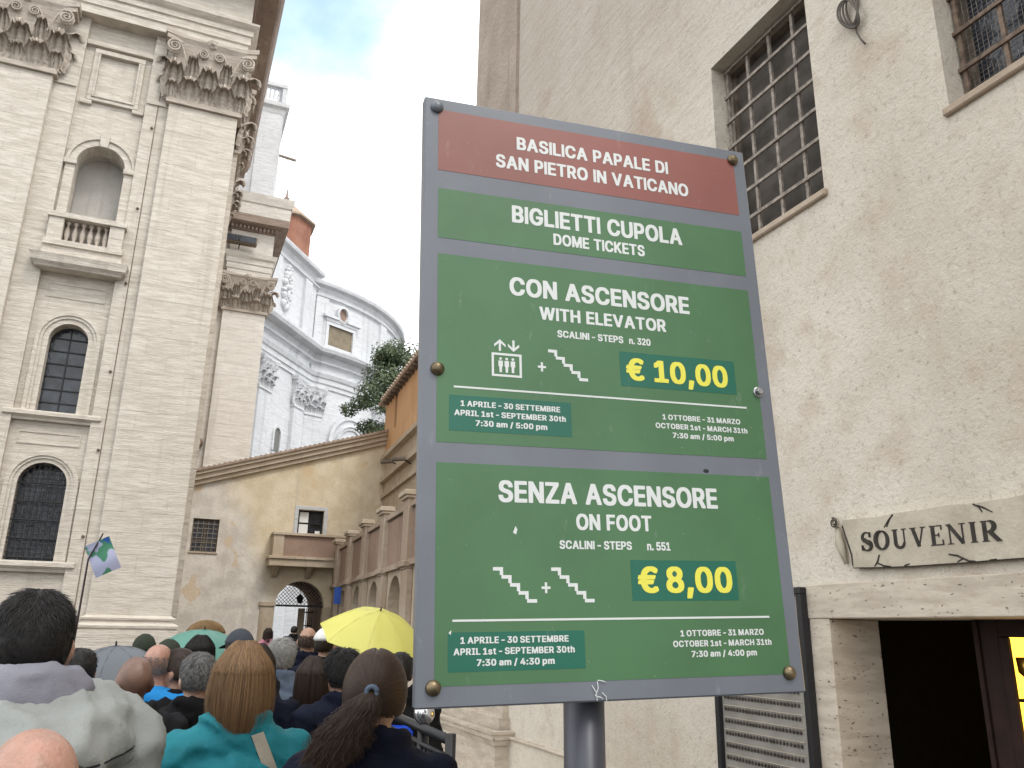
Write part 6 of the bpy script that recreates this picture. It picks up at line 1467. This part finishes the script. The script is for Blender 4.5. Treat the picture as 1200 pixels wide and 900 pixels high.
person(315, 735, 17.0, 'far person in a pink top before the archway', fem=True, skin_='fair', top='pinkc', hair=lambda mb: hair_bob(mb, 150, 1.42, 19), hcol='brown')
person(345, 733, 24.0, 'distant person in black walking under the archway', skin_='fair', top='black', hair=lambda mb: hair_short(mb, 150, .03, .01, 20, w=.004), hcol='black')
person(228, 752, 7.2, 'dark haired person holding the green umbrella', poses=('down', 'up'), skin_='tan', top='charcoal', hair=lambda mb: hair_short(mb, 300, .04, .01, 21, w=.003), hcol='black')
person(132, 770, 5.4, 'dark haired person under the grey umbrella', poses=('down', 'up'), skin_='tan', top='charcoal', hair=lambda mb: hair_short(mb, 500, .04, .01, 22, w=.0025), hcol='brown')
person(212, 757, 4.9, 'man in a black coat left of the salt and pepper haired man', skin_='tan', top='black', hair=lambda mb: hair_short(mb, 900, .03, .009, 23, w=.002), hcol='brown', poses=('front', 'down'), turn=60)
person(303, 752, 4.4, 'short dark haired person half hidden behind the blonde bob', fem=True, skin_='tan', top='navy', hair=lambda mb: hair_bob(mb, 900, 1.45, 24), hcol='brown')
LOCAL[0] = False
# ------------------------------------------------------------------ umbrellas and the flag
def umbrella(px, py, dist, radius, tilt, taz, mat, label, drop=.30, n=8, rot=0., hand=None):
    d = ray(px, py); k = dist/math.hypot(d.x, d.y); apex = Vector((d.x*k, d.y*k, CZ+d.z*k))
    root = thing('umbrella', label, 'umbrella', apex, 'open umbrellas over the queue')
    rotm = Matrix.Rotation(taz, 3, 'Z') @ Matrix.Rotation(tilt, 3, 'X')
    H = radius*drop/.30*.42
    def pt(r, a, dz=0.): return apex+rotm @ Vector((r*math.cos(a), r*math.sin(a), -H*(r/radius)**1.9-dz))
    c = MB(); nr, na = 8, n*6; vs = []; fs = []
    for j in range(nr+1):
        for i in range(na):
            a = rot+2*math.pi*i/na; ph = (i % 6)/6; sag = math.sin(ph*math.pi); r = radius*max(.01, j/nr)
            vs.append(pt(r*(1-.075*sag*j/nr), a, .018*sag*(j/nr)**1.3))
    for j in range(nr):
        for i in range(na): l = (i+1) % na; fs.append((j*na+i, (j+1)*na+i, (j+1)*na+l, j*na+l))
    c.add(vs, fs); co = c.build('canopy', mat, root, smooth=True, recalc=False)
    s = MB()
    for i in range(n):
        a = rot+2*math.pi*i/n
        q = MB(); q.tube([pt(radius*t, a, .006) for t in (.02, .25, .5, .75, 1.0)], .004, 5); q.build('rib', M['iron'], root)
        q = MB(); q.tube([pt(radius*t, a, -.001) for t in (.02, .25, .5, .75, 1.0)], .0022, 5); q.build('seam', mat, root)
    top = apex+rotm @ Vector((0, 0, .028)); bot = hand if hand is not None else apex+rotm @ Vector((0, 0, -.78))
    q = MB(); q.tube([top, apex], [.004, .008], 6); q.tube([apex, bot], .007, 6); q.build('shaft', M['iron'], root)
    dn = (bot-apex).normalized(); q = MB(); q.tube([bot-dn*.02, bot+dn*.10], .014, 8); q.build('handle', M['black'], root)
    return root
def nylon(name, col, tr=.25):
    m = Mat(name); n = m.noise(3, 3, .5); c = m.mix(m.ramp(n, .3, .7), tuple(x*.92 for x in col), col); mm = m.done(c, .45, m.bump(m.noise(9, 3), .004), .4)
    t = m.N.new('ShaderNodeBsdfTranslucent'); m.L.new(c, t.inputs[0]); mx = m.N.new('ShaderNodeMixShader'); mx.inputs[0].default_value = tr
    m.L.new(m.b.outputs[0], mx.inputs[1]); m.L.new(t.outputs[0], mx.inputs[2]); m.L.new(mx.outputs[0], m.N['Material Output'].inputs[0]); return mm
umbrella(446, 716, 6.2, .40, R(24), R(14), nylon('yellow_nylon', (.70, .67, .17), .25), 'bright yellow open umbrella beside the ticket sign', .36, rot=.2)
umbrella(240, 738, 7.4, .47, R(8), R(10), nylon('teal_green_nylon', (.13, .33, .27), .3), 'teal green open umbrella at the left of the crowd', .36, rot=.1)
umbrella(136, 757, 5.4, .33, R(8), R(-30), nylon('slate_nylon', (.12, .135, .155), .15), 'slate grey open umbrella behind the sage jacket', .36, rot=.3)
# guide's flag
fg = thing('guide_flag', 'small lavender flag with blue and green patches on a thin tilted stick', 'flag', onY(88, 740, 4.3))
d0 = ray(89, 738); k0 = 4.75/math.hypot(d0.x, d0.y); d1 = ray(103.5, 655); k1_ = 4.70/math.hypot(d1.x, d1.y); d2 = ray(121, 625); k2_ = 4.68/math.hypot(d2.x, d2.y)
A0 = Vector((0, 0, CZ))+d0*k0; A1 = Vector((0, 0, CZ))+d1*k1_; A2 = Vector((0, 0, CZ))+d2*k2_
q = MB(); q.tube([A0+(A0-A1)*1.0, A0, A1, A2], [.006, .006, .005, .004], 6); q.build('stick', simple('dark_stick', (.04, .03, .035), .5), fg)
fm = Mat('printed_flag_cloth'); na = fm.noise(9, 2, .5, off=(2.2, 3.3, 1.1)); nb_ = fm.noise(11, 3, .5, off=(8.2, 1.3, 4.1))
cc_ = fm.mix(fm.ramp(na, .56, .60), (.36, .38, .52), (.06, .20, .12)); cc_ = fm.mix(fm.ramp(nb_, .60, .64), cc_, (.03, .09, .33)); fmm = fm.done(cc_, .7, None, .2)
def fp(px, py, dd): d = ray(px, py); k = dd/math.hypot(d.x, d.y); return Vector((0, 0, CZ))+d*k
C4 = [fp(98.5, 640, 4.70), fp(128, 628.5, 4.66), fp(142, 665, 4.66), fp(112, 677.5, 4.70)]
vs = []; fs = []; nu, nv = 12, 12
for j in range(nv+1):
    for i in range(nu+1):
        u, v = i/nu, j/nv; p = C4[0].lerp(C4[1], u).lerp(C4[3].lerp(C4[2], u), v); p += Vector((0, 1, 0))*(.012*math.sin(u*5+v*2)+.006*math.sin(v*7)); vs.append(p)
for j in range(nv):
    for i in range(nu): a = j*(nu+1)+i; fs.append((a, a+1, a+nu+2, a+nu+1))
q = MB(); q.add(vs, fs); q.build('flag_cloth', fmm, fg, smooth=True, recalc=False)
# ------------------------------------------------------------------ crowd barrier by the pedestal
br = thing('crowd_barrier', 'black metal crowd barrier with a polished ball cap beside the stone pedestal', 'barrier', (1.1, 3.2, 0))
def gp(px, py, dist): return fp(px, py, dist)
a = gp(470, 842, 3.3); b = gp(528, 868, 2.75); c0 = gp(545, 905, 2.62)
q = MB(); q.tube([a+(a-b)*.5, a, b], .016, 10); q.tube([a+(a-b)*.5-Vector((0, 0, .05)), b-Vector((0, 0, .05))], .010, 8); q.build('top_rail', M['black'], br, smooth=True)
for e_, nm in ((b, 'barrier_post'), (a+(a-b)*.45, 'barrier_post')):
    q = MB(); q.tube([Vector((e_.x, e_.y, 0)), e_+Vector((0, 0, .02))], .017, 10); q.build(nm, M['black'], br, smooth=True)
for k in range(1, 9):
    p_ = a.lerp(b, k/9); q = MB(); q.tube([Vector((p_.x, p_.y, .15)), p_-Vector((0, 0, .05))], .007, 6); q.build('baluster', M['black'], br, smooth=True)
q = MB(); q.tube([Vector((a.x, a.y, .15)), Vector((b.x, b.y, .15))], .010, 8); q.build('lower_rail', M['black'], br, smooth=True)
pk = gp(497, 836, 3.05)
q = MB(); q.tube([Vector((pk.x, pk.y, 0)), pk-Vector((0, 0, .02))], .02, 10); q.build('barrier_post', M['black'], br, smooth=True)
q = MB(); q.ball(pk, .037, 18, 12); q.build('ball_cap', simple('polished_steel', (.6, .6, .62), .18, .9, .05), br, smooth=True)
